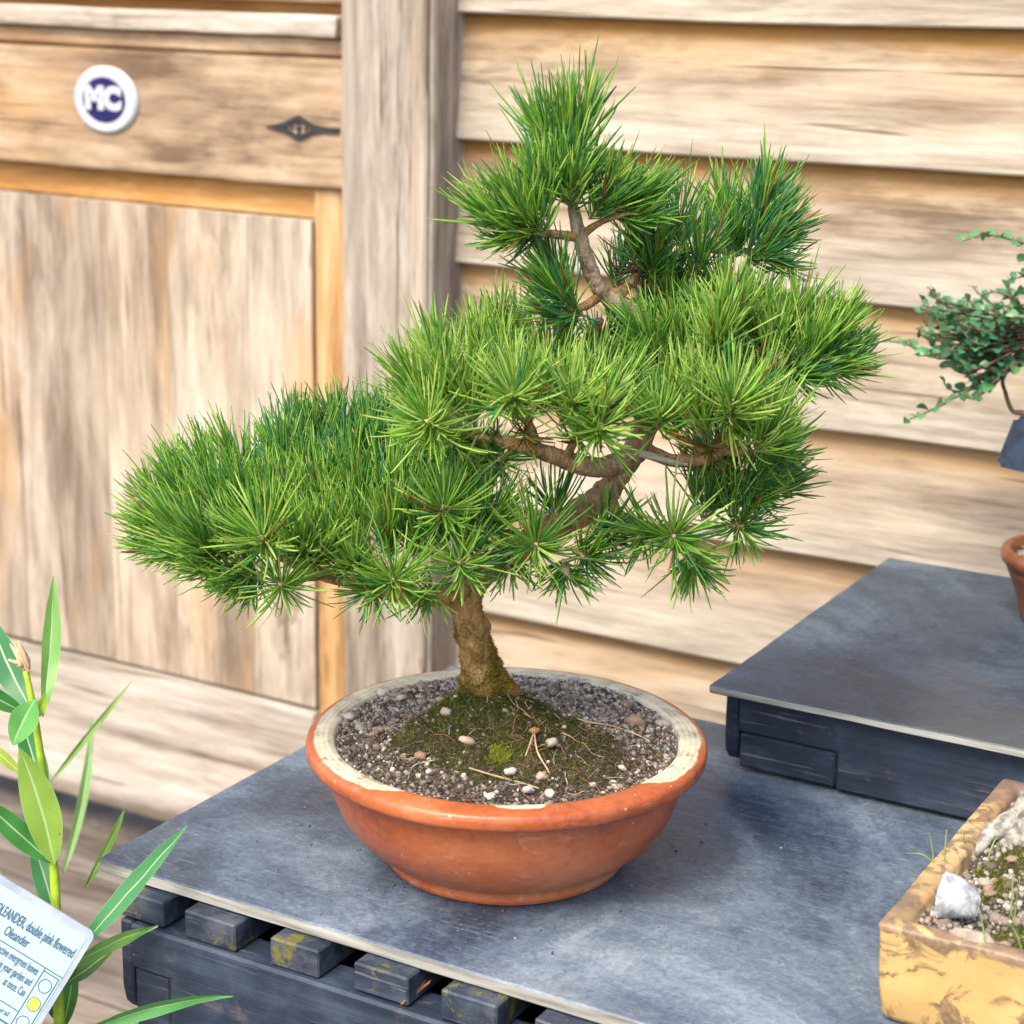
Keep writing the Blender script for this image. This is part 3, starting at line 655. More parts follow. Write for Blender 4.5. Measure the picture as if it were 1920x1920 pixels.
# straw bits and root threads lying on the soil
for i in range(95):
    r = .118*math.sqrt(random.random()); a = random.random()*6.283; x, y = r*math.cos(a), r*math.sin(a)
    if i > 8 and (x*TOC.x+y*TOC.y) < .0: x, y = -x, -y
    an = random.random()*6.283; ln = random.uniform(.008, .026); ps = []; cv = random.uniform(-1.2, 1.2)
    for j in range(4):
        ps.append(Vector((x, y, soil_z(x, y)+random.uniform(.0008, .003)))); x += math.cos(an)*ln/3; y += math.sin(an)*ln/3; an += cv*.5
    if any(math.hypot(q.x, q.y) > .126 for q in ps): continue
    w_ = random.uniform(.00022, .0005); tube('dry_straw', ps, [w_, w_, w_, w_*.5], random.choice((M_STRAW, M_TWIG, M_TWIG, M_PALEBARK, M_RUST)), soil, sub=4, n=5)
for pl in (((1002, 1376), (1008, 1410), (1025, 1440), (1030, 1450)), ((1000, 1376), (992, 1400), (985, 1418)), ((1040, 1325), (1090, 1350), (1150, 1362), (1200, 1380), (1225, 1395)), ((1015, 1310), (1035, 1335), (1055, 1350)), ((880, 1440), (930, 1455), (985, 1470), (1010, 1478))):
    ps = []
    for px, py in pl:
        p = on(px, py, 2, RZ)
        for _ in range(3): p = on(px, py, 2, soil_z(p.x, p.y)+.0015)
        ps.append(p)
    tube('surface_root', ps, [.0007]*(len(ps)-1)+[.0003], M_STRAW, soil, sub=5, n=6, bump=.2, freq=300)

pts = []; 
for _ in range(150):
    a = random.random()*6.283; r = .093+abs(random.gauss(0, .05)); x, y = r*math.cos(a), r*math.sin(a)
    if x > .3 or y < TY+.01: continue
    pts.append((x, y, .0006))
crumbs = link('soil_crumbs', grit_mesh('soil_crumbs', np.array(pts), rng.uniform(.0004, .0012, len(pts)), np.clip(rng.normal(.25, .2, len(pts)), 0, 1)), M_GRIT)
tag(crumbs, 'tiny soil crumbs scattered on the slate round the bowl', 'crumbs', kind='stuff')
# ================================================================== PINE
pine = tag(empty('bonsai_pine', TRK), 'small gnarled bonsai pine with bright green needle pads in the orange bowl', 'tree')
def limb(name, pts, mat=M_BARK, grey=(0, 0), moss=None, n=14, bump=.16, sub=7, fl=None):
    """pts: (px, py, depth offset, radius in px)"""
    P = [tr(a, b, c) for a, b, c, _ in pts]; R = [r*PX for *_, r in pts]
    V, F = tube_data(P, R, sub=sub, n=n, bump=bump, freq=95, flare=fl)
    me = mesh_py(name, [v-TRK for v in V], F, True); nv = len(V)
    g = [grey[0]+(grey[1]-grey[0])*(i//n)/(nv//n) for i in range(nv)]
    ms = [moss[0]*max(0, 1-((i//n)/(nv//n))/moss[1]) if moss else 0 for i in range(nv)]
    for nm, a in (('grey', g), ('mossy', ms)):
        q = me.attributes.new(nm, 'FLOAT', 'POINT'); q.data.foreach_set('value', a)
    o = link(name, me, mat, pine, TRK); return o, V
def fl(t, a):
    k = max(0, 1-t/.16); return 1+.42*k*k+.14*k*math.sin(a*3+1)
trunk, TV = limb('trunk', [(928, 1345, 0, 46), (912, 1295, 0, 39), (897, 1245, 0, 33.5), (887, 1190, 0, 31), (876, 1140, 0, 30.5), (878, 1105, .0, 29), (905, 1072, .004, 27.5), (960, 1035, .010, 26), (1030, 995, .012, 25), (1095, 955, .008, 25), (1140, 920, .004, 23), (1165, 880, .0, 22), (1192, 842, .0, 24), (1212, 790, .01, 20), (1232, 730, .018, 19), (1238, 675, .022, 18), (1212, 612, .018, 18), (1160, 575, .010, 16.5), (1118, 532, .004, 14.5), (1098, 480, .0, 13.5), (1084, 430, 0, 12), (1074, 385, 0, 9), (1066, 330, 0, 6)], grey=(-.25, .95), moss=(1.5, .22), n=36, bump=.22, fl=fl, sub=14)
limb('branch', [(890, 1105, 0, 26), (850, 1112, -.008, 22), (790, 1120, -.018, 17), (720, 1108, -.02, 15), (650, 1088, -.015, 14), (590, 1072, -.005, 12), (520, 1040, 0, 10), (430, 1010, .0, 8), (340, 980, 0, 5)], moss=(.6, 1))
limb('branch', [(700, 1100, -.02, 9), (690, 1040, .03, 8), (680, 970, .07, 7), (640, 910, .10, 5)])
limb('branch', [(560, 1055, 0, 8), (540, 1000, .03, 7), (520, 940, .06, 4)])
limb('branch', [(620, 1080, -.015, 7), (580, 1085, -.045, 5), (530, 1095, -.07, 3)])
limb('branch', [(1195, 848, 0, 21), (1160, 868, -.012, 20), (1110, 876, -.025, 18), (1060, 862, -.035, 17), (1010, 845, -.04, 14), (950, 830, -.04, 11), (880, 815, -.04, 8), (810, 800, -.045, 4)], grey=(.5, .2))
limb('branch', [(1010, 845, -.04, 9), (990, 790, -.02, 8), (960, 740, .01, 5)])
limb('branch', [(1060, 862, -.035, 9), (1085, 810, -.05, 7), (1110, 770, -.05, 4)])
limb('branch', [(1140, 925, .004, 15), (1155, 960, -.012, 12), (1195, 985, -.03, 9), (1240, 1000, -.05, 6), (1262, 1005, -.06, 3)], grey=(.3, 0))
limb('branch', [(1195, 985, -.03, 6), (1290, 990, -.01, 5), (1380, 985, .0, 3)])
limb('branch', [(1205, 842, 0, 15), (1260, 862, -.012, 12), (1310, 862, -.02, 11), (1350, 845, -.03, 11), (1362, 815, -.035, 10), (1372, 770, -.04, 5)], grey=(.3, 0))
limb('branch', [(1340, 850, -.028, 8), (1300, 835, -.04, 8), (1265, 815, -.05, 6), (1235, 795, -.055, 4)])
limb('branch', [(1350, 845, -.03, 8), (1400, 848, -.03, 7), (1440, 850, -.025, 4)])
o, _ = limb('dead_stub', [(1190, 848, -.004, 8), (1222, 855, -.014, 6.5), (1258, 866, -.020, 5), (1284, 870, -.022, 3), (1290, 871, -.022, 1.5)], M_DEAD, bump=.08); o['label'] = 'bleached white dead branch stub'
limb('branch', [(1234, 690, .02, 13), (1300, 700, .02, 10), (1390, 700, .0, 9), (1470, 695, -.005, 7), (1560, 690, 0, 4)])
limb('branch', [(1320, 700, .015, 8), (1340, 640, .0, 6), (1360, 600, 0, 4)])
limb('branch', [(1220, 780, .012, 10), (1170, 720, .05, 9), (1120, 670, .07, 5)], grey=(.9, .6))
limb('branch', [(1150, 570, .010, 9), (1190, 520, .03, 8), (1220, 490, .04, 6), (1300, 470, .06, 6), (1400, 470, .07, 6), (1460, 480, .07, 4)])
limb('branch', [(1090, 445, 0, 9), (1045, 440, -.01, 8), (1000, 436, -.02, 6), (960, 425, -.03, 3)])
limb('branch', [(1092, 440, 0, 8), (1120, 420, -.004, 6), (1160, 405, -.01, 4), (1205, 395, 0, 3)])
limb('branch', [(1118, 560, .006, 9), (1095, 575, -.02, 8), (1065, 580, -.03, 5)])
limb('branch', [(1125, 600, .01, 8), (1118, 650, .02, 6), (1130, 700, .02, 3)])
# fuzzy moss on the lower trunk
P = []; D = []; L = []; T = []
for i, v in enumerate(TV):
    ring = i//36; t = ring/(len(TV)//36)
    if t > .27 or i % 36 == 35 or i+37 >= len(TV): continue
    for _ in range(int(8*(1-t/.30))+1):
        a, b, c = random.random(), random.random(), 0
        p = v.lerp(TV[i+1], a).lerp(TV[i+36].lerp(TV[i+37], a), b); ctr = tr(895, 1240, 0); ax = Vector((ctr.x, ctr.y, p.z)); d = (p-ax); d.z = 0
        d = (d.normalized()+Vector((random.gauss(0, .5), random.gauss(0, .5), random.gauss(.1, .5)))).normalized()
        if t > .075 and noise.noise(p*60) < .10+(t-.075)*3.0-.35*(d.dot(RH)): continue
        P.append(p[:]); D.append(d[:]); L.append(random.uniform(.0008, .0026)); T.append(random.random())
blades('bark_moss', P, D, L, [.0003]*len(P), T, M_FUZZ, pine, TRK, .5)

# ---- needles
RT = np.array([0, .28, .58, .86, 1.0]); RR = np.array([.75, 1, 1, .85, .40])
def tuft(base, axis, n, ln, L, spread=(62, 16), tint=.5, tv=.27, dead=.015, rad=.00072, lift=.20, low=None):
    n = int(n*.90); a = np.array(axis.normalized()); b = np.array(base)
    e1 = np.cross(a, [.3, .2, .9]); e1 /= np.linalg.norm(e1); e2 = np.cross(a, e1)
    s = rng.random(n)**.8; th = np.radians(spread[0]+(spread[1]-spread[0])*s+rng.normal(0, 10, n)); ph = rng.random(n)*2*np.pi
    d = a*np.cos(th)[:, None]+(e1*np.cos(ph)[:, None]+e2*np.sin(ph)[:, None])*np.sin(th)[:, None]
    l = ln*rng.uniform(.68, 1.12, n)*(1-.16*s); p0 = b+a*(s*L)[:, None]+rng.normal(0, .0008, (n, 3))
    bend = a*.10+np.array([0, 0, 1.0])*lift+rng.normal(0, .15, (n, 3))
    tt = RT[None, :, None]; C = p0[:, None, :]+l[:, None, None]*(d[:, None, :]*tt*(1-.06*tt)+bend[:, None, :]*tt**2)
    tg = np.gradient(C, axis=1); tg /= np.linalg.norm(tg, axis=2)[..., None]
    rv = rng.normal(size=(n, 1, 3)); x = np.cross(tg, rv); x /= np.linalg.norm(x, axis=2)[..., None]; y = np.cross(tg, x)
    r = rad*rng.uniform(.8, 1.2, n)[:, None]*RR[None]
    V = []
    for k in range(3):
        g = 2*np.pi*k/3; V.append(C+(x*math.cos(g)*1.25+y*math.sin(g)*.75)*r[..., None])
    V = np.stack(V, 2)                      # n,5,3,3
    q = []
    for i in range(4):
        for k in range(3): q.append([i*3+k, i*3+(k+1) % 3, (i+1)*3+(k+1) % 3, (i+1)*3+k])
    Q = np.array(q)[None]+(np.arange(n)*15)[:, None, None]
    ti = np.clip(rng.normal(tint, tv, n), 0, .93); dd = rng.random(n) < dead; ti[dd] = rng.uniform(.96, 1, dd.sum())
    return mesh_np('needle_tuft', V.reshape(-1, 3)-b, Q.reshape(-1, 4), True, {'tint': np.repeat(ti, 15), 'along': np.tile(np.repeat(RT, 3), n)})
NT = 0
def add_tuft(px, py, dy, du, dv, dw, n=120, ln=112, L=62, **k):
    """du right, dv up, dw toward the viewer"""
    global NT
    ln *= .87; L *= .85; tint_ = k.get('tint', .5); k['tint'] = tint_+.05
    if px < 480: px += 26*min(1, (480-px)/150)
    if px > 1480: px -= 20*min(1, (px-1480)/100)
    if py < 330 and px < 1160: py += 34
    base = tr(px, py, dy); ax = (RH*du+ZU*dv+TOC*dw).normalized(); L = L*PX; base = base-ax*L*.5
    me = tuft(base, ax, n, ln*PX, L, **k); link('needle_tuft', me, M_NEEDLE, pine, base); NT += 1
def inpoly(x, y, P):
    c = False; j = len(P)-1
    for i in range(len(P)):
        if (P[i][1] > y) != (P[j][1] > y) and x < (P[j][0]-P[i][0])*(y-P[i][1])/(P[j][1]-P[i][1])+P[i][0]: c = not c
        j = i
    return c
def pad(poly, spacing, ctr, half, dn, df, lean, upb=1.0, tint=(.6, .4), ln=112, n=120, seedtries=4000, fl=.35, **k):
    xs = [p[0] for p in poly]; ys = [p[1] for p in poly]; pts = []
    for _ in range(seedtries):
        x, y = random.uniform(min(xs), max(xs)), random.uniform(min(ys), max(ys))
        if inpoly(x, y, poly) and all((x-a)**2+(y-b)**2 > spacing**2 for a, b in pts): pts.append((x, y))
    y0, y1 = min(ys), max(ys)
    for x, y in pts:
        f = (y1-y)/(y1-y0)                        # 0 low edge (front), 1 high (back)
        dy = dn+(df-dn)*f+random.uniform(-.012, .012)
        u = (x-ctr)/half; du = lean*u*(.5+abs(u)*.6)+random.gauss(0, .16)
        dw = fl*(1-2*f)+random.gauss(0, .15); dv = upb*(.75+.4*f)-.35*max(0, abs(u)-.6)+random.gauss(0, .08)
        add_tuft(x, y, dy, du, dv, dw, n=n*random.uniform(.85, 1.15), ln=ln*random.uniform(.9, 1.1), tint=tint[0]*(1-f)+tint[1]*f+random.gauss(0, .06), **k)
# long low left pad
pad([(315, 995), (310, 965), (370, 925), (470, 885), (580, 850), (700, 825), (790, 820), (850, 890), (905, 960), (880, 1020), (800, 1040), (700, 1035), (600, 1035), (500, 1050), (420, 1045), (350, 1020)], 43, 660, 360, -.07, .10, .95, tint=(.70, .30), n=130, ln=122, spread=(50, 13))
for px, py, du, dv, dw, dy in ((292, 985, -1, .25, .2, -.01), (300, 1020, -1, -.05, .3, -.02), (340, 1035, -1, .0, .5, -.04), (292, 955, -.9, .6, .0, .01), (400, 1065, -.7, .15, .8, -.06), (455, 1075, -.8, -.1, .7, -.07), (340, 925, -.6, .9, -.1, .05), (600, 1050, .2, .6, .7, -.07), (665, 1060, .1, .5, .8, -.075)):
    add_tuft(px, py, dy, du, dv, dw, n=110, ln=98, tint=.62)
# middle pad
pad([(775, 765), (800, 705), (880, 672), (970, 655), (1045, 670), (1085, 705), (1130, 750), (1165, 790), (1100, 800), (980, 775), (900, 780), (820, 790)], 45, 950, 210, -.085, .04, .75, tint=(.80, .66), n=125, ln=122, spread=(54, 14))
# right front
pad([(1225, 785), (1235, 735), (1300, 720), (1380, 730), (1425, 780), (1430, 830), (1375, 815), (1300, 790)], 44, 1330, 120, -.075, -.01, .6, tint=(.78, .70), n=120, ln=118, spread=(54, 14))
pad([(1270, 900), (1345, 862), (1440, 856), (1425, 945), (1330, 955)], 44, 1340, 110, -.02, .05, .7, upb=.25, tint=(.46, .40), n=120, ln=112, dead=.05)
# right shoulder
pad([(1225, 670), (1255, 620), (1330, 585), (1400, 580), (1480, 620), (1560, 645), (1570, 672), (1500, 690), (1420, 690), (1330, 680)], 47, 1380, 210, -.04, .06, .75, tint=(.68, .56), n=115, ln=116, spread=(54, 14))
for px, py, du, dv, dw, dy, t in ((1572, 672, 1, .35, .1, .0, .5), (1558, 690, 1, .05, .2, -.01, .42), (1540, 650, .7, .8, 0, .02, .6), (1480, 700, .6, .0, .5, -.02, .35), (1365, 605, 0, 1, .3, -.03, .72), (1345, 645, .1, .9, .5, -.05, .72)):
    add_tuft(px, py, dy, du, dv, dw, n=120, ln=104, tint=t, dead=.03)
# upper right, bluer and farther back
pad([(1195, 480), (1235, 430), (1300, 408), (1370, 415), (1420, 410), (1438, 440), (1425, 480), (1370, 490), (1300, 515), (1230, 520)], 50, 1340, 160, .02, .10, .7, tint=(.46, .30), n=78, ln=120, spread=(56, 14))
for px, py, du, dv, dw, dy, t in ((1425, 400, .25, 1, 0, .06, .36), (1432, 450, .9, .4, .1, .05, .30), (1215, 492, .1, .8, .6, .03, .34), (1415, 480, .6, .1, .5, .04, .25), (1250, 560, .2, .7, .3, .06, .25)):
    add_tuft(px, py, dy, du, dv, dw, n=120, ln=104, tint=t, dead=.03)
# apex
for px, py, du, dv, dw, dy, n, ln, t in ((1040, 258, -.62, 1, 0, .0, 75, 132, .50), (1062, 245, -.12, 1, .15, .0, 60, 128, .52), (1082, 240, .22, 1, 0, 0, 75, 136, .50), (1070, 300, .2, 1, .3, -.005, 80, 108, .46), (1055, 320, -.3, 1, .3, -.01, 80, 104, .50), (1035, 345, -.5, .85, .2, -.01, 90, 104, .54), (1090, 345, .5, .85, .2, 0, 80, 92, .48), (1075, 370, .05, .8, .6, -.02, 90, 90, .58),
                                        (985, 402, -.7, .75, .2, -.03, 120, 112, .66), (960, 420, -1, .35, .1, -.03, 120, 118, .60), (1005, 425, -.5, .6, .5, -.035, 110, 102, .60), (985, 445, -.8, -.1, .3, -.02, 80, 92, .45), (1020, 385, -.3, .9, .3, -.02, 110, 108, .62),
                                        (1120, 385, .4, .8, .4, -.01, 110, 98, .50), (1148, 388, .8, .7, .2, 0, 100, 104, .54), (1180, 388, 1, .55, 0, .01, 84, 104, .48), (1170, 408, .9, .1, .4, 0, 80, 98, .44)):
    add_tuft(px, py, dy, du, dv, dw, n=n, ln=ln, tint=t, L=72, dead=.02, spread=((34, 12) if py < 260 else (60, 16)))
# left under the apex, dark inner tufts near the trunk
for px, py, du, dv, dw, dy, n, ln, t in ((1062, 560, -.7, .7, .3, -.03, 120, 108, .36), (1070, 590, -.9, .15, .3, -.03, 90, 100, .34), (1050, 525, -.5, .8, 0, -.01, 80, 100, .34), (1180, 690, 0, .6, .4, .06, 90, 96, .28), (1230, 640, .1, .8, .2, .05, 100, 100, .36), (1200, 740, 0, .8, .4, .04, 110, 100, .42), (1130, 690, -.2, .7, .3, .07, 90, 96, .36), (1215, 520, .3, .3, .5, .03, 60, 88, .28), (1150, 620, .2, .1, .3, .05, 60, 84, .24), (1160, 520, .3, .7, -.4, .07, 70, 90, .26)):
    add_tuft(px, py, dy, du, dv, dw, n=n, ln=ln, tint=t, dead=.08)
# star-shaped tufts along the lower front edge
for px, py, dy, du, dv, dw, n, ln, t, sp in ((862, 1055, -.085, 0, .35, 1, 95, 108, .56, 80), (1003, 1022, -.075, .1, .35, 1, 100, 112, .55, 82), (1092, 1040, -.05, .6, -.1, .8, 80, 92, .42, 70), (740, 1088, -.09, -.1, .35, 1, 105, 108, .58, 80), (1262, 1005, -.075, 0, .30, 1, 110, 120, .50, 84), (1300, 1050, -.05, .35, -.8, .5, 80, 88, .42, 60), (1382, 985, -.02, .4, .2, .9, 90, 108, .44, 80), (1210, 1000, -.05, -.6, -.1, .7, 70, 94, .42, 70),
                                             (963, 748, -.10, -.15, .65, .9, 120, 118, .72, 78), (808, 795, -.085, -.4, .45, .9, 115, 118, .74, 78), (1122, 802, -.10, .2, .35, 1, 110, 112, .72, 82), (1075, 760, -.09, .1, .7, .8, 100, 112, .75, 72), (1370, 768, -.085, .15, 1, .6, 130, 122, .76, 66), (1372, 790, -.07, .6, .2, .7, 90, 98, .60, 72), (1235, 792, -.08, -.1, .8, .7, 110, 108, .70, 70), (1440, 850, -.03, .9, .2, .4, 100, 96, .42, 66), (1400, 900, -.02, .7, -.3, .4, 80, 90, .38, 66),
                                             (528, 1098, -.085, .0, .45, 1, 85, 100, .60, 84), (495, 1015, -.09, -.3, .75, .8, 110, 112, .68, 70), (830, 960, -.075, .1, .7, .7, 110, 112, .60, 72), (915, 985, -.05, .2, .7, .6, 100, 108, .48, 72), (1060, 1065, -.06, .3, -.7, .6, 60, 84, .42, 60), (800, 1110, -.075, -.4, -.2, .7, 60, 84, .50, 66), (700, 1100, -.07, -.4, -.3, .7, 60, 84, .5, 66), (480, 1085, -.06, -.8, -.5, .5, 80, 84, .5, 50), (1040, 960, -.02, -.1, 1, .2, 40, 100, .5, 36), (850, 830, -.05, -.2, .3, .8, 80, 96, .55, 76), (930, 860, -.03, .2, .1, .8, 60, 90, .46, 76), (1130, 1000, -.035, .4, .1, .7, 70, 90, .42, 72), (960, 1050, -.055, -.2, -.3, .8, 60, 84, .46, 70)):
    add_tuft(px, py, dy, du, dv, dw, n=n*1.15, ln=ln*(1.16 if py > 840 else 1.0), L=36, spread=(sp+10, 36), tint=t+.05, dead=.02, lift=.16)
    ax = (RH*du+ZU*dv+TOC*dw).normalized(); b0 = tr(px, py, dy)-ax*.006
    tube('shoot_bud', [b0, b0+ax*.006, b0+ax*.011, b0+ax*.015], [.0026, .0034, .0028, .0010], M_BUD, pine, sub=3, n=7, bump=.25, freq=400)
# dry brown inner needles under the pads
for px, py, dy, du, dv, dw in ((905, 828, -.03, -.2, -.1, .8), (985, 815, -.045, .1, .1, .9), (1085, 822, -.055, .0, .0, 1), (560, 1050, -.04, .1, .1, .8), (640, 1065, -.045, -.1, .1, .8), (985, 437, -.03, -.6, -.2, .6), (1480, 500, .05, .3, -.2, .7), (1410, 690, -.02, .2, .1, .8), (1195, 505, .03, .2, -.2, .6), (1290, 700, .0, 0, .1, .8), (1330, 840, -.04, .2, .1, .7), (880, 1010, -.03, 0, .1, .8)):
    add_tuft(px, py, dy, du, dv, dw, n=34, ln=72, L=30, spread=(95, 40), tint=.55, dead=.62)
print('tufts', NT)

# ================================================================== YELLOW RECTANGULAR POT (right front)
YX, YY, YH = .326, -.092, .0705
def rectpot(x0, x1, y0, y1, h, th):
    bm = bmesh.new()
    def ringv(i, z, r):
        out = []
        for cx, cy, a0 in ((x1-i-r, y1-i-r, 0), (x0+i+r, y1-i-r, 90), (x0+i+r, y0+i+r, 180), (x1-i-r, y0+i+r, 270)):
            for k in range(5): a = math.radians(a0+k*22.5); out.append(bm.verts.new((cx+r*math.cos(a)-x0, cy+r*math.sin(a)-y0, z)))
        return out
    rings = [ringv(.012, 0, .006), ringv(.0065, .0015, .006), ringv(.004, .006, .006), ringv(.0025, .03, .004), ringv(.0012, h-.006, .003), ringv(.0, h-.002, .003), ringv(.0012, h, .003), ringv(th*.55, h+.0008, .003), ringv(th-.002, h-.0006, .003), ringv(th, h-.004, .003), ringv(th+.003, h-.03, .003)]
    for a, b in zip(rings, rings[1:]):
        n = len(a)
        for k in range(n): bm.faces.new((a[k], a[(k+1) % n], b[(k+1) % n], b[k]))
    bm.faces.new(list(reversed(rings[0]))); bm.faces.new(rings[-1])
    for e in list(bm.edges): pass
    bmesh.ops.subdivide_edges(bm, edges=[e for e in bm.edges if e.calc_length() > .1], cuts=18, use_grid_fill=True)
    for v in bm.verts: v.co += noise.noise_vector((v.co)*16)*.0016+noise.noise_vector(v.co*50)*.0004
    me = bm_mesh('yellow_pot', bm, True); return link('yellow_pot', me, M_YPOT, None, (x0, y0, 0))
ypot = rectpot(YX, YX+.36, YY, YY+.272, YH, .0165)
tag(ypot, 'rectangular yellow ceramic bonsai trough with dark charred patches on the table', 'pot')
def ysz(x, y): return YH-.010+.006*noise.noise(Vector((x*22, y*22, 2)))+.003*noise.noise(Vector((x*70, y*70, 5)))+.014*math.exp(-(((x-.40)/.035)**2+((y-.115)/.06)**2))
V = []; F = []; nx, ny = 70, 54; ax0, ax1, ay0, ay1 = YX+.0155, YX+.345, YY+.0155, YY+.256
for j in range(ny+1):
    for i in range(nx+1):
        x, y = ax0+(ax1-ax0)*i/nx, ay0+(ay1-ay0)*j/ny; V.append((x-YX, y-YY, ysz(x, y)-YH))
for j in range(ny):
    for i in range(nx): a = j*(nx+1)+i; F.append((a, a+1, a+nx+2, a+nx+1))
ysoil = link('trough_soil', mesh_py('trough_soil', V, F, True), M_SOIL, None, (YX, YY, YH))
tag(ysoil, 'stony mossy soil filling the yellow rectangular trough', 'soil', kind='stuff')
pts = []; sz = []; tn = []
def ymoss(x, y): return noise.noise(Vector((x*26, y*26, 7)))+.35*math.exp(-((x-.375)/.03)**2-((y+.06)/.02)**2)
while len(pts) < 3600:
    x, y = random.uniform(ax0+.001, ax0+.16), random.uniform(ay0+.001, ay1-.001)
    if ymoss(x, y) > .22 and random.random() > .2: continue
    s_ = random.choice((.0008, .001, .0014, .0018, .0024, .0028)); pts.append((x-YX, y-YY, ysz(x, y)-YH+s_*.3)); sz.append(s_); tn.append(min(1, max(0, random.gauss(.42, .25))))
link('grit', grit_mesh('grit', np.array(pts), np.array(sz), np.array(tn)), M_GRIT, ysoil, (YX, YY, YH))['kind'] = 'stuff'
for i in range(90):
    x, y = random.uniform(ax0+.004, ax0+.13), random.uniform(ay0+.004, ay1-.004); s_ = random.choice((.0026, .0032, .004, .0046)); pebble(ysoil, (x, y, ysz(x, y)+s_*.35), s_, random.choice(PCOL+[(.55, .36, .26)]*2))
P = []; D = []; L = []; T = []
while len(P) < 7000:
    x, y = random.uniform(ax0+.001, ax0+.15), random.uniform(ay0+.001, ay1-.001)
    if ymoss(x, y) < .14+random.uniform(-.1, .1): continue
    P.append((x, y, ysz(x, y)-.001)); D.append(Vector((random.gauss(0, .5), random.gauss(0, .5), 1)).normalized()[:]); L.append(random.uniform(.0018, .005)); T.append(min(1, max(0, random.gauss(.55, .22))))
blades('moss', P, D, L, [.0004]*len(P), T, M_MOSS, ysoil, (YX, YY, YH))
for (a, b) in (((1752, 1640), (1742, 1560)), ((1768, 1640), (1775, 1555)), ((1760, 1625), (1698, 1600)), ((1812, 1605), (1800, 1550)), ((1740, 1690), (1716, 1655)), ((1850, 1800), (1835, 1700)), ((1900, 1740), (1912, 1650)), ((1918, 1790), (1890, 1730)), ((1895, 1720), (1900, 1630)), ((1835, 1590), (1815, 1570)), ((1850, 1620), (1870, 1570))):
    p = on(a[0], a[1], 2, YH-.008); dep = (p-CAM).dot(FWD); q = at(b[0], b[1], dep+random.uniform(-.01, .01)); mid = (p+q)/2+ZU*.004
    tube('grass_blade', [p, mid, q], [.0007, .0006, .0002], M_GRASS, ysoil, sub=4, n=4)
def rock(name, loc, sc, rot, mat, seed, facet=.5):
    bm = bmesh.new(); bmesh.ops.create_icosphere(bm, subdivisions=4, radius=1)
    pl = [(Vector((random.gauss(0, 1), random.gauss(0, 1), random.gauss(0, 1))).normalized(), random.uniform(.58, .9)) for _ in range(int(16*facet)+4)]
    for v in bm.verts:
        for nrm, d in pl:
            e = v.co.dot(nrm)-d
            if e > 0: v.co -= nrm*e*.92
        v.co += v.co.normalized()*(.06*noise.noise(v.co*4+Vector((seed, 0, 0)))+.025*noise.noise(v.co*13))
        v.co = Vector((v.co.x*sc[0], v.co.y*sc[1], v.co.z*sc[2]))
    o = link(name, bm_mesh(name, bm, True), mat, None, loc); o.rotation_euler = rot; return o
def whiterock(loc):
    bm = bmesh.new(); pts = [(-.020, -.012, -.012), (.016, -.015, -.012), (.020, .010, -.012), (-.014, .014, -.012), (-.020, -.011, .004), (-.013, -.004, .024), (-.004, .002, .021), (.019, -.008, .006), (.021, .008, .003), (.002, -.016, .006), (-.012, .010, .014), (.008, .006, .014)]
    for q in pts: bm.verts.new(q)
    bmesh.ops.convex_hull(bm, input=bm.verts[:]); bmesh.ops.triangulate(bm, faces=bm.faces[:])
    bmesh.ops.bevel(bm, geom=bm.edges[:], offset=.0018, segments=2, affect='EDGES'); bmesh.ops.triangulate(bm, faces=bm.faces[:]); bmesh.ops.subdivide_edges(bm, edges=bm.edges[:], cuts=2)
    for v in bm.verts: v.co += noise.noise_vector(v.co*130)*.0012+noise.noise_vector(v.co*420)*.0006
    o = link('white_rock', bm_mesh('white_rock', bm, True), M_ROCKW, None, loc); o.rotation_euler = (0, 0, -YAW); o.scale = (.76, .76, .84); return o
random.seed(21)
p = on(1792, 1690, 2, YH+.004); tag(whiterock(p+ZU*.0025), 'bright white angular rock at the left end of the yellow trough', 'rock')
p = on(1822, 1768, 2, YH-.004); tag(rock('flat_stone', p+ZU*.002, (.016, .007, .0085), (.0, .1, -.05), M_ROCKT, 8), 'tan stone with pale crust lying against the front rim of the trough', 'stone')
p = on(1822, 1752, 2, YH+.002); 
# pale trunk at the right edge
p0 = on(1905, 1560, 2, YH); tk = tag(empty('trough_tree', p0), 'pale grey leaning trunk base rising from the yellow trough', 'tree')
tube('trunk', [p0+Vector((.0, 0, -.012)), p0+Vector((.012, .006, .018)), p0+Vector((.030, .012, .045)), p0+Vector((.062, .02, .085)), p0+Vector((.11, .03, .13))], [.020, .014, .012, .0105, .008], M_PALEBARK, tk, sub=7, n=14, bump=.2, freq=90)
tube('root', [p0+Vector((.004, 0, .012)), p0+Vector((-.012, -.012, .003)), p0+Vector((-.02, -.03, -.010))], [.009, .007, .003], M_PALEBARK, tk, sub=6, n=10, bump=.2, freq=90)

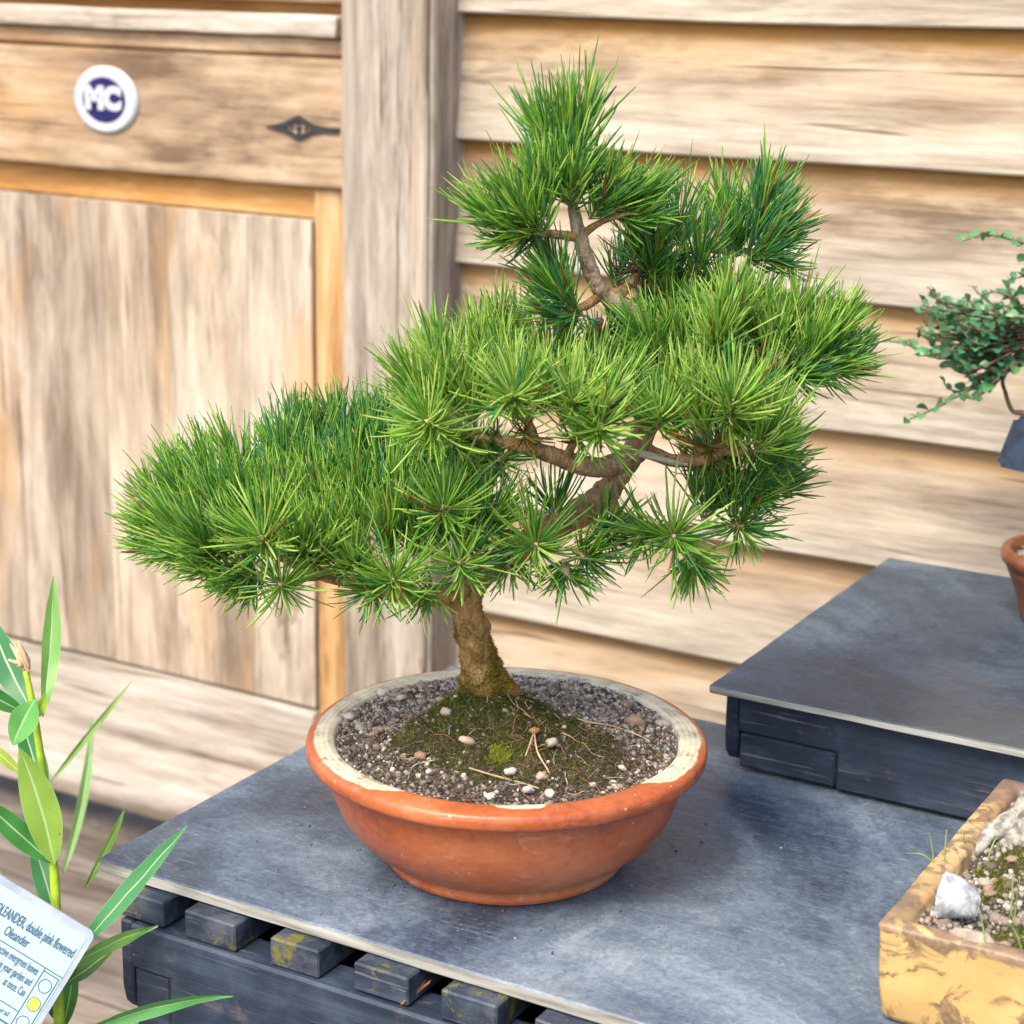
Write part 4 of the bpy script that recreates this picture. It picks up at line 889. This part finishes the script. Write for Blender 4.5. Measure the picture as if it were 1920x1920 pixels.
# ================================================================== SMALL-LEAVED BONSAI (right, on the platform)
def leaf_mesh(name, w, cup, fold, tipb, seg=6):
    V = []; F = []; A = []
    for i in range(seg+1):
        t = i/seg; hw = w*math.sin(math.pi*min(1, t**.8))**.75 if 0 < t < 1 else w*.03
        for k, a in enumerate((-1, -.5, 0, .5, 1)): V.append((a*hw, t, fold*abs(a)*hw-tipb*t*t+cup*math.sin(t*3.14)*.1)); A.append(a)
    for i in range(seg):
        for k in range(4): b = i*5+k; F.append((b, b+1, b+6, b+5))
    me = mesh_py(name, V, F, True); q = me.attributes.new('across', 'FLOAT', 'POINT'); q.data.foreach_set('value', A); return me
BD = 1.70
ptip = on(1879, 1040, 2, SZ+.062); pc = ptip+RH*.064; pc.z = SZ
bp = lathe('brown_pot', [(.02, .002), (.040, 0), (.042, .003), (.046, .020), (.053, .038), (.0575, .048), (.0565, .051), (.0605, .053), (.0635, .058), (.0640, .063), (.0615, .067), (.0570, .068), (.0535, .066), (.052, .058), (.048, .05), (.01, .049)], M_BROWNPOT, None, pc, 64)
tag(bp, 'small round brown glazed pot on the raised platform at the right edge', 'pot')
bsoil = tag(link('pot_soil', grit_mesh('pot_soil', np.array([(r*math.cos(a), r*math.sin(a), .056+random.uniform(-.002, .004)) for r, a in ((.049*math.sqrt(random.random()), random.random()*6.283) for _ in range(900))]), np.full(900, .0028), np.clip(rng.normal(.5, .25, 900), 0, 1)), M_GRIT, None, pc), 'coarse pale grit filling the small brown pot', 'soil', kind='stuff')
BT = pc+ZU*.058
shrub = tag(empty('small_leaved_bonsai', BT), 'bonsai shrub with tiny round glossy leaves in the small brown pot', 'tree')
dB = (BT-CAM).dot(FWD)
def bt(px, py, o=0.0): return at(px, py, dB+o)
tube('trunk', [BT-ZU*.01, bt(1995, 930), bt(1965, 850), bt(1985, 770), bt(1970, 690), bt(1985, 600), bt(1975, 500), bt(1980, 420)], [.012, .009, .008, .0075, .007, .006, .004, .002], M_TWIG, shrub, sub=6, n=10, bump=.2, freq=120)
tube('branch', [bt(1975, 840), bt(1925, 780), bt(1898, 770), bt(1885, 735), bt(1880, 712), bt(1895, 690)], [.004, .003, .0022, .002, .0018, .001], M_TWIG, shrub, sub=6, n=8, bump=.15, freq=200)
LM = [leaf_mesh('leaf', .36+.05*i, .5, .25+.1*i, .10) for i in range(3)]
for q in LM: q.materials.append(M_TINY)
SPR = [[(1960, 640, 0), (1880, 700, -.01), (1810, 735, -.02), (1755, 765, -.02), (1695, 790, -.02)], [(1960, 620, 0), (1850, 640, -.01), (1765, 600, 0), (1728, 562, 0)], [(1960, 650, 0), (1860, 665, -.02), (1760, 672, -.02), (1700, 645, -.01), (1665, 640, 0)], [(1960, 600, 0), (1880, 590, .01), (1815, 562, .02)], [(1970, 470, 0), (1905, 452, 0), (1850, 440, 0), (1805, 452, 0)], [(1960, 610, 0), (1900, 560, -.02), (1890, 520, -.02)], [(1960, 650, 0), (1890, 690, -.03), (1850, 730, -.03), (1828, 745, -.03)]]
for i in range(84):
    x, y = random.gauss(1838, 60), random.gauss(628, 44); o_ = random.uniform(-.05, .06)
    if x < 1735: x = 1735+random.random()*60
    SPR.append([(1965, 625, 0), ((x+1990)/2, (y+632)/2, o_*.6), (x+12, y+8, o_), (x-22, y-8+random.gauss(0, 14), o_)])
for i in range(10):
    x, y = random.uniform(1890, 1960), random.uniform(430, 560); o_ = random.uniform(-.04, .05)
    SPR.append([(1978, 520, 0), ((x+1980)/2, (y+510)/2, o_*.6), (x, y, o_)])
for i in range(46):      # the half of the crown beyond the picture's edge
    x, y = random.uniform(1960, 2200), random.gauss(600, 75); o_ = random.uniform(-.07, .07)
    SPR.append([(1985, 600, 0), ((x+1985)/2, (y+600)/2, o_*.6), (x, y, o_)])
nleaf = 0; rest = []
for si, sp in enumerate(SPR):
    ps = [bt(*q) for q in sp]; C_, _ = catmull(ps, [1]*len(ps), 6)
    tube('sprig', ps, [.0016]+[.0011]*(len(ps)-2)+[.0005], M_TWIG, shrub, sub=4, n=5)
    Ltot = sum((C_[i+1]-C_[i]).length for i in range(len(C_)-1)); stepn = .0070; acc = 0; side = 1; start = Ltot*(.30 if si < 7 else .55)
    nxt = start
    for i in range(len(C_)-1):
        sg = (C_[i+1]-C_[i]); l = sg.length
        while nxt < acc+l:
            p = C_[i]+sg*((nxt-acc)/l); t = sg.normalized(); sd_ = t.cross(ZU).normalized()*side
            d = (sd_*random.uniform(.5, 1)+t*random.uniform(.3, .8)+ZU*random.uniform(-.2, .6)).normalized(); nz = (ZU*random.uniform(.2, 1)+TOC*random.uniform(.1, 1)+Vector((random.gauss(0, .3), random.gauss(0, .3), random.gauss(0, .3))))
            nz = (nz-d*nz.dot(d)).normalized(); x_ = d.cross(nz); ln = random.uniform(.0095, .0155)*(.75 if nxt > Ltot*.85 else 1)
            mt = Matrix((x_, d, nz)).transposed().to_4x4(); mt = Matrix.Translation(p)@mt@Matrix.Scale(ln, 4)
            q = random.uniform(.75, 1.5); col = (q*random.uniform(.9, 1.4), q*random.uniform(1, 1.15), q*random.uniform(.75, 1.05), 1)
            if nleaf < 300 and p.x < bt(1935, 600).x+.2 and (p-CAM).dot(RGT)/(p-CAM).dot(FWD)*FPX+960 < 1935:
                o = link('leaf', random.choice(LM), None, shrub, p); ml = mt.copy(); ml.translation = p-wloc(shrub); o.matrix_basis = ml; o.color = col; nleaf += 1
            else: rest.append(mt)
            side = -side; nxt += stepn
        acc += l
V = np.concatenate([np.array([(m_@v.co)[:] for v in LM[0].vertices]) for m_ in rest]); nf = len(LM[0].vertices)
Fq = np.array([list(p.vertices) for p in LM[0].polygons]); Q = (Fq[None]+(np.arange(len(rest))*nf)[:, None, None]).reshape(-1, 4)
o = link('foliage', mesh_np('foliage', V-np.array(BT), Q, True, {'across': np.zeros(len(V))}), M_TINY, shrub, BT); o['kind'] = 'stuff'; o.color = (1.1, 1.1, .95, 1)
print('leaves', nleaf, len(rest))
# dark slate label on a stick
lc = bt(1925, 835, -.07); lab = tag(empty('slate_label', lc), 'dark blue slate plant label tilted in front of the shrub at the right edge', 'label')
bm = bmesh.new(); bmesh.ops.create_cube(bm, size=1)
for v in bm.verts: v.co = Vector((v.co.x*.040+(.004 if v.co.z > 0 else -.002), v.co.y*.004, v.co.z*.047))
bmesh.ops.bevel(bm, geom=[e for e in bm.edges if abs(e.verts[0].co.y-e.verts[1].co.y) > .003], offset=.004, segments=3, affect='EDGES')
o = link('plate', bm_mesh('plate', bm), plain('blue_slate', (.026, .038, .060), .6, .3, .3, 80), lab, lc); o.rotation_euler = (math.radians(-8), math.radians(12), -YAW)
bx_ = box('stick', (lc.x+.010, lc.x+.016), (lc.y+.011, lc.y+.015), (SZ+.05, lc.z-.01), M_PLASTIC, lab, .0008)

# ================================================================== OLEANDER (left front)
OD = 1.43
og = at(112, 1990, OD); og.z = GZ
ole = tag(empty('oleander_plant', og), 'young oleander with long narrow leaves and a dried bud at the left edge', 'plant')
lathe('nursery_pot', [(.03, 0), (.07, 0), (.072, .01), (.088, .17), (.093, .171), (.093, .185), (.087, .185), (.085, .165), (.01, .16)], M_PLASTIC, ole, og, 48)
st = [(112, 1960), (110, 1860), (107, 1760), (103, 1660), (98, 1600), (90, 1520), (78, 1430), (66, 1350), (57, 1300), (48, 1258)]
tube('stem', [og+ZU*.14, at(118, 2300, OD)]+[at(a, b, OD) for a, b in st], [.006, .0055]+[.0042-.00022*i for i in range(len(st))], M_STEM, ole, sub=5, n=10, bump=.04)
def oleaf(base, tip, wpx, col, d0=OD, d1=OD, sag=0.0, roll=0.0, fold=.35, wpos=.45, seg=14, bend=0.0):
    bend += random.uniform(-.025, .025); sag += random.uniform(-.015, .03)
    A, B = at(*base, d0), at(*tip, d1); t = (B-A); Ln = t.length; t.normalize(); v = (CAM-(A+B)/2).normalized(); v = (v-t*v.dot(t)).normalized(); s_ = t.cross(v)
    v, s_ = v*math.cos(roll)+s_*math.sin(roll), s_*math.cos(roll)-v*math.sin(roll)
    V = []; F = []; AC = []; AL = []; w_ = wpx*OD/FPX/2
    for i in range(seg+1):
        q = i/seg; hw = w_*(max(.02, math.sin(math.pi*q**(math.log(.5)/math.log(wpos))))**.8)
        c = A+t*Ln*q+ZU*(sag*Ln*4*q*(1-q))+s_*(bend*Ln*4*q*(1-q))
        for a in (-1, -.6, -.12, 0, .12, .6, 1): V.append(c+s_*a*hw+v*(abs(a)*hw*fold*(1+.7*math.sin(q*5+base[1]))+.0018*noise.noise(c*60+Vector((a*.6, 0, 0))))-A); AC.append(a); AL.append(q)
    for i in range(seg):
        for k in range(6): b = i*7+k; F.append((b, b+1, b+8, b+7))
    me = mesh_py('leaf', V, F, True); z = me.attributes.new('across', 'FLOAT', 'POINT'); z.data.foreach_set('value', AC); z = me.attributes.new('along', 'FLOAT', 'POINT'); z.data.foreach_set('value', AL)
    o = link('leaf', me, M_OLE, ole, A); o.color = (*col, 1)
BRI, OLV, TEAL, DRK, MID = (.50, .80, .42), (.80, .80, .30), (.14, .42, .38), (.12, .42, .16), (.30, .62, .36)
oleaf((80, 1345), (101, 1080), 36, BRI, OD, OD+.03, roll=.3, wpos=.5)
oleaf((58, 1330), (-22, 1150), 58, TEAL, OD+.01, OD+.05, roll=-.2)
oleaf((45, 1335), (-60, 1275), 34, DRK, OD, OD-.02)
oleaf((66, 1312), (24, 1398), 52, (.34, .78, .44), OD-.005, OD-.05, fold=.2, wpos=.5)
oleaf((88, 1500), (36, 1330), 46, (.13, .40, .33), OD+.01, OD+.03)
oleaf((102, 1622), (36, 1402), 66, (.66, .80, .26), OD-.006, OD-.02, fold=.15)
oleaf((98, 1618), (-45, 1490), 46, DRK, OD-.004, OD-.03, fold=.25)
oleaf((40, 1450), (-30, 1385), 22, OLV, OD, OD)
oleaf((106, 1730), (58, 1570), 44, TEAL, OD+.012, OD+.03)
oleaf((150, 1775), (352, 1548), 42, (.17, .48, .40), OD-.01, OD-.02, roll=-.5, sag=.03, wpos=.42)
oleaf((158, 1668), (235, 1515), 17, (.30, .46, .14), OD+.16, OD+.25)
oleaf((122, 1818), (296, 1736), 32, (.42, .66, .34), OD-.01, OD, sag=.05, roll=.6)
oleaf((118, 1850), (222, 1772), 34, (.22, .42, .10), OD+.01, OD+.02, roll=-.5)
oleaf((118, 1960), (436, 1869), 30, (.22, .55, .33), OD-.015, OD-.04, sag=.06, roll=.55)
oleaf((92, 1470), (248, 1276), 15, (.40, .56, .22), OD+.30, OD+.36, sag=.02)
oleaf((118, 1640), (172, 1345), 26, (.42, .62, .40), OD+.50, OD+.55, bend=.03)
oleaf((112, 1920), (75, 1790), 36, DRK, OD+.015, OD+.02)
oleaf((118, 1930), (140, 1800), 30, (.18, .45, .15), OD+.01, OD+.015)
oleaf((8, 1720), (-20, 1600), 30, MID, OD+.4, OD+.45)
oleaf((70, 1345), (86, 1300), 22, (.75, .85, .12), OD-.004, OD-.006)
for i in range(11):
    a = at(48+random.uniform(-8, 8), 1262-random.uniform(0, 18), OD-.002); b = at(28+random.uniform(-14, 24), 1205+random.uniform(-8, 34), OD+random.uniform(-.01, .01))
    o = tube('bud', [a, a.lerp(b, .5), b], [.0008, .0021, .0005], M_BUD, ole, sub=4, n=6)
# printed tag hanging in front of the oleander
TD = OD-.03; k = TD/FPX; ang = math.radians(31.5)
e1 = RGT*math.cos(ang)-UPV*math.sin(ang); e2 = RGT*math.sin(ang)+UPV*math.cos(ang); e3 = e1.cross(e2)   # right, up, toward viewer
c0 = at(178, 1752, TD)                                                                             # top right corner
tg = tag(empty('plant_tag', c0), 'pale printed plant tag with a yellow dot hanging on the oleander', 'tag')
def on_tag(name, V, F, mat, lift, par=tg):
    """V in tag pixels: x from the right corner (negative), y down"""
    W = [e1*(x*k)-e2*(y*k)+e3*(z_*k+lift) for x, y, z_ in V]; return link(name, mesh_py(name, W, F), mat, par, c0)
def rr(x0, x1, y0, y1, r, z0, z1):
    P = []
    for cx, cy, a0 in ((x1-r, y0+r, -90), (x1-r, y1-r, 0), (x0+r, y1-r, 90), (x0+r, y0+r, 180)):
        for i in range(5): a = math.radians(a0+i*22.5); P.append((cx+r*math.cos(a), cy+r*math.sin(a)))
    n = len(P); V = [(x, y, z0) for x, y in P]+[(x, y, z1) for x, y in P]
    return V, [tuple(reversed(range(n, 2*n))), tuple(range(n))]+[(i, i+n, (i+1) % n+n, (i+1) % n) for i in range(n)]
on_tag('sleeve', *rr(-330, 2, -3, 300, 14, -5, 2), M_RIMC, 0)
on_tag('card', *rr(-322, -9, 12, 290, 6, 2, 3), M_CARD, 0)
def tag_line(x0, x1, y0, y1): on_tag('ruled_line', *rr(x0, x1, y0, y1, .4, 3.2, 3.6), M_INK, 0)
tag_line(-322, -9, 100, 102); tag_line(-47, -45, 102, 290); tag_line(-14, -12, 106, 290); tag_line(-45, -13, 106, 108)
tag_line(-322, -47, 196, 198); tag_line(-322, -47, 226, 230)
for y_, f in ((131, 0), (171, 1), (211, 0), (251, 0)):
    n = 28; V = []; F = []
    for r_ in (14, 12.2):
        for i in range(n): V.append((-29+r_*.92*math.cos(6.2832*i/n), y_+r_*math.sin(6.2832*i/n), 3.6))
    F = [(i, (i+1) % n, n+(i+1) % n, n+i) for i in range(n)]; on_tag('icon_ring', V, F, M_INK, 0)
    if f: on_tag('yellow_dot', [(-29+12.4*.92*math.cos(6.2832*i/n), y_+12.4*math.sin(6.2832*i/n), 3.4) for i in range(n)], [tuple(reversed(range(n)))], M_YEL, 0)
def tag_text(body, xr, y, h, wd, bold=0.0, shear=0):
    me = text_mesh(body, h*k*1.4, 'lettering', bold*k, 1, shear); mx = max(v.co.x for v in me.vertices); xs = wd*k/mx; mx *= xs
    for v in me.vertices: v.co.x *= xs
    for v in me.vertices: v.co = e1*(v.co.x-mx+xr*k)+e2*(v.co.y-y*k)+e3*(v.co.z*.3+4.2*k)
    link('lettering', me, M_INK, tg, c0)
tag_text('OLEANDER, double pink flowered', -14, 60, 21, 170, .3)
tag_text('Oleander', -96, 88, 20, 52, .25)
for tx_, xr, y_ in (('distinctive evergreen leaves', -54, 122), ('this in your garden and', -54, 146), ('at once. Can', -54, 169)): tag_text(tx_, xr, y_, 17, {28: 102, 23: 86, 12: 46}[len(tx_)], .1)
tag_text('cultural', -60, 216, 11, 46)

# ------------------------------------------------------------------ render defaults
SC.render.engine = 'CYCLES'; SC.render.resolution_x = SC.render.resolution_y = 1024
SC.cycles.max_bounces = 8; SC.cycles.transparent_max_bounces = 8
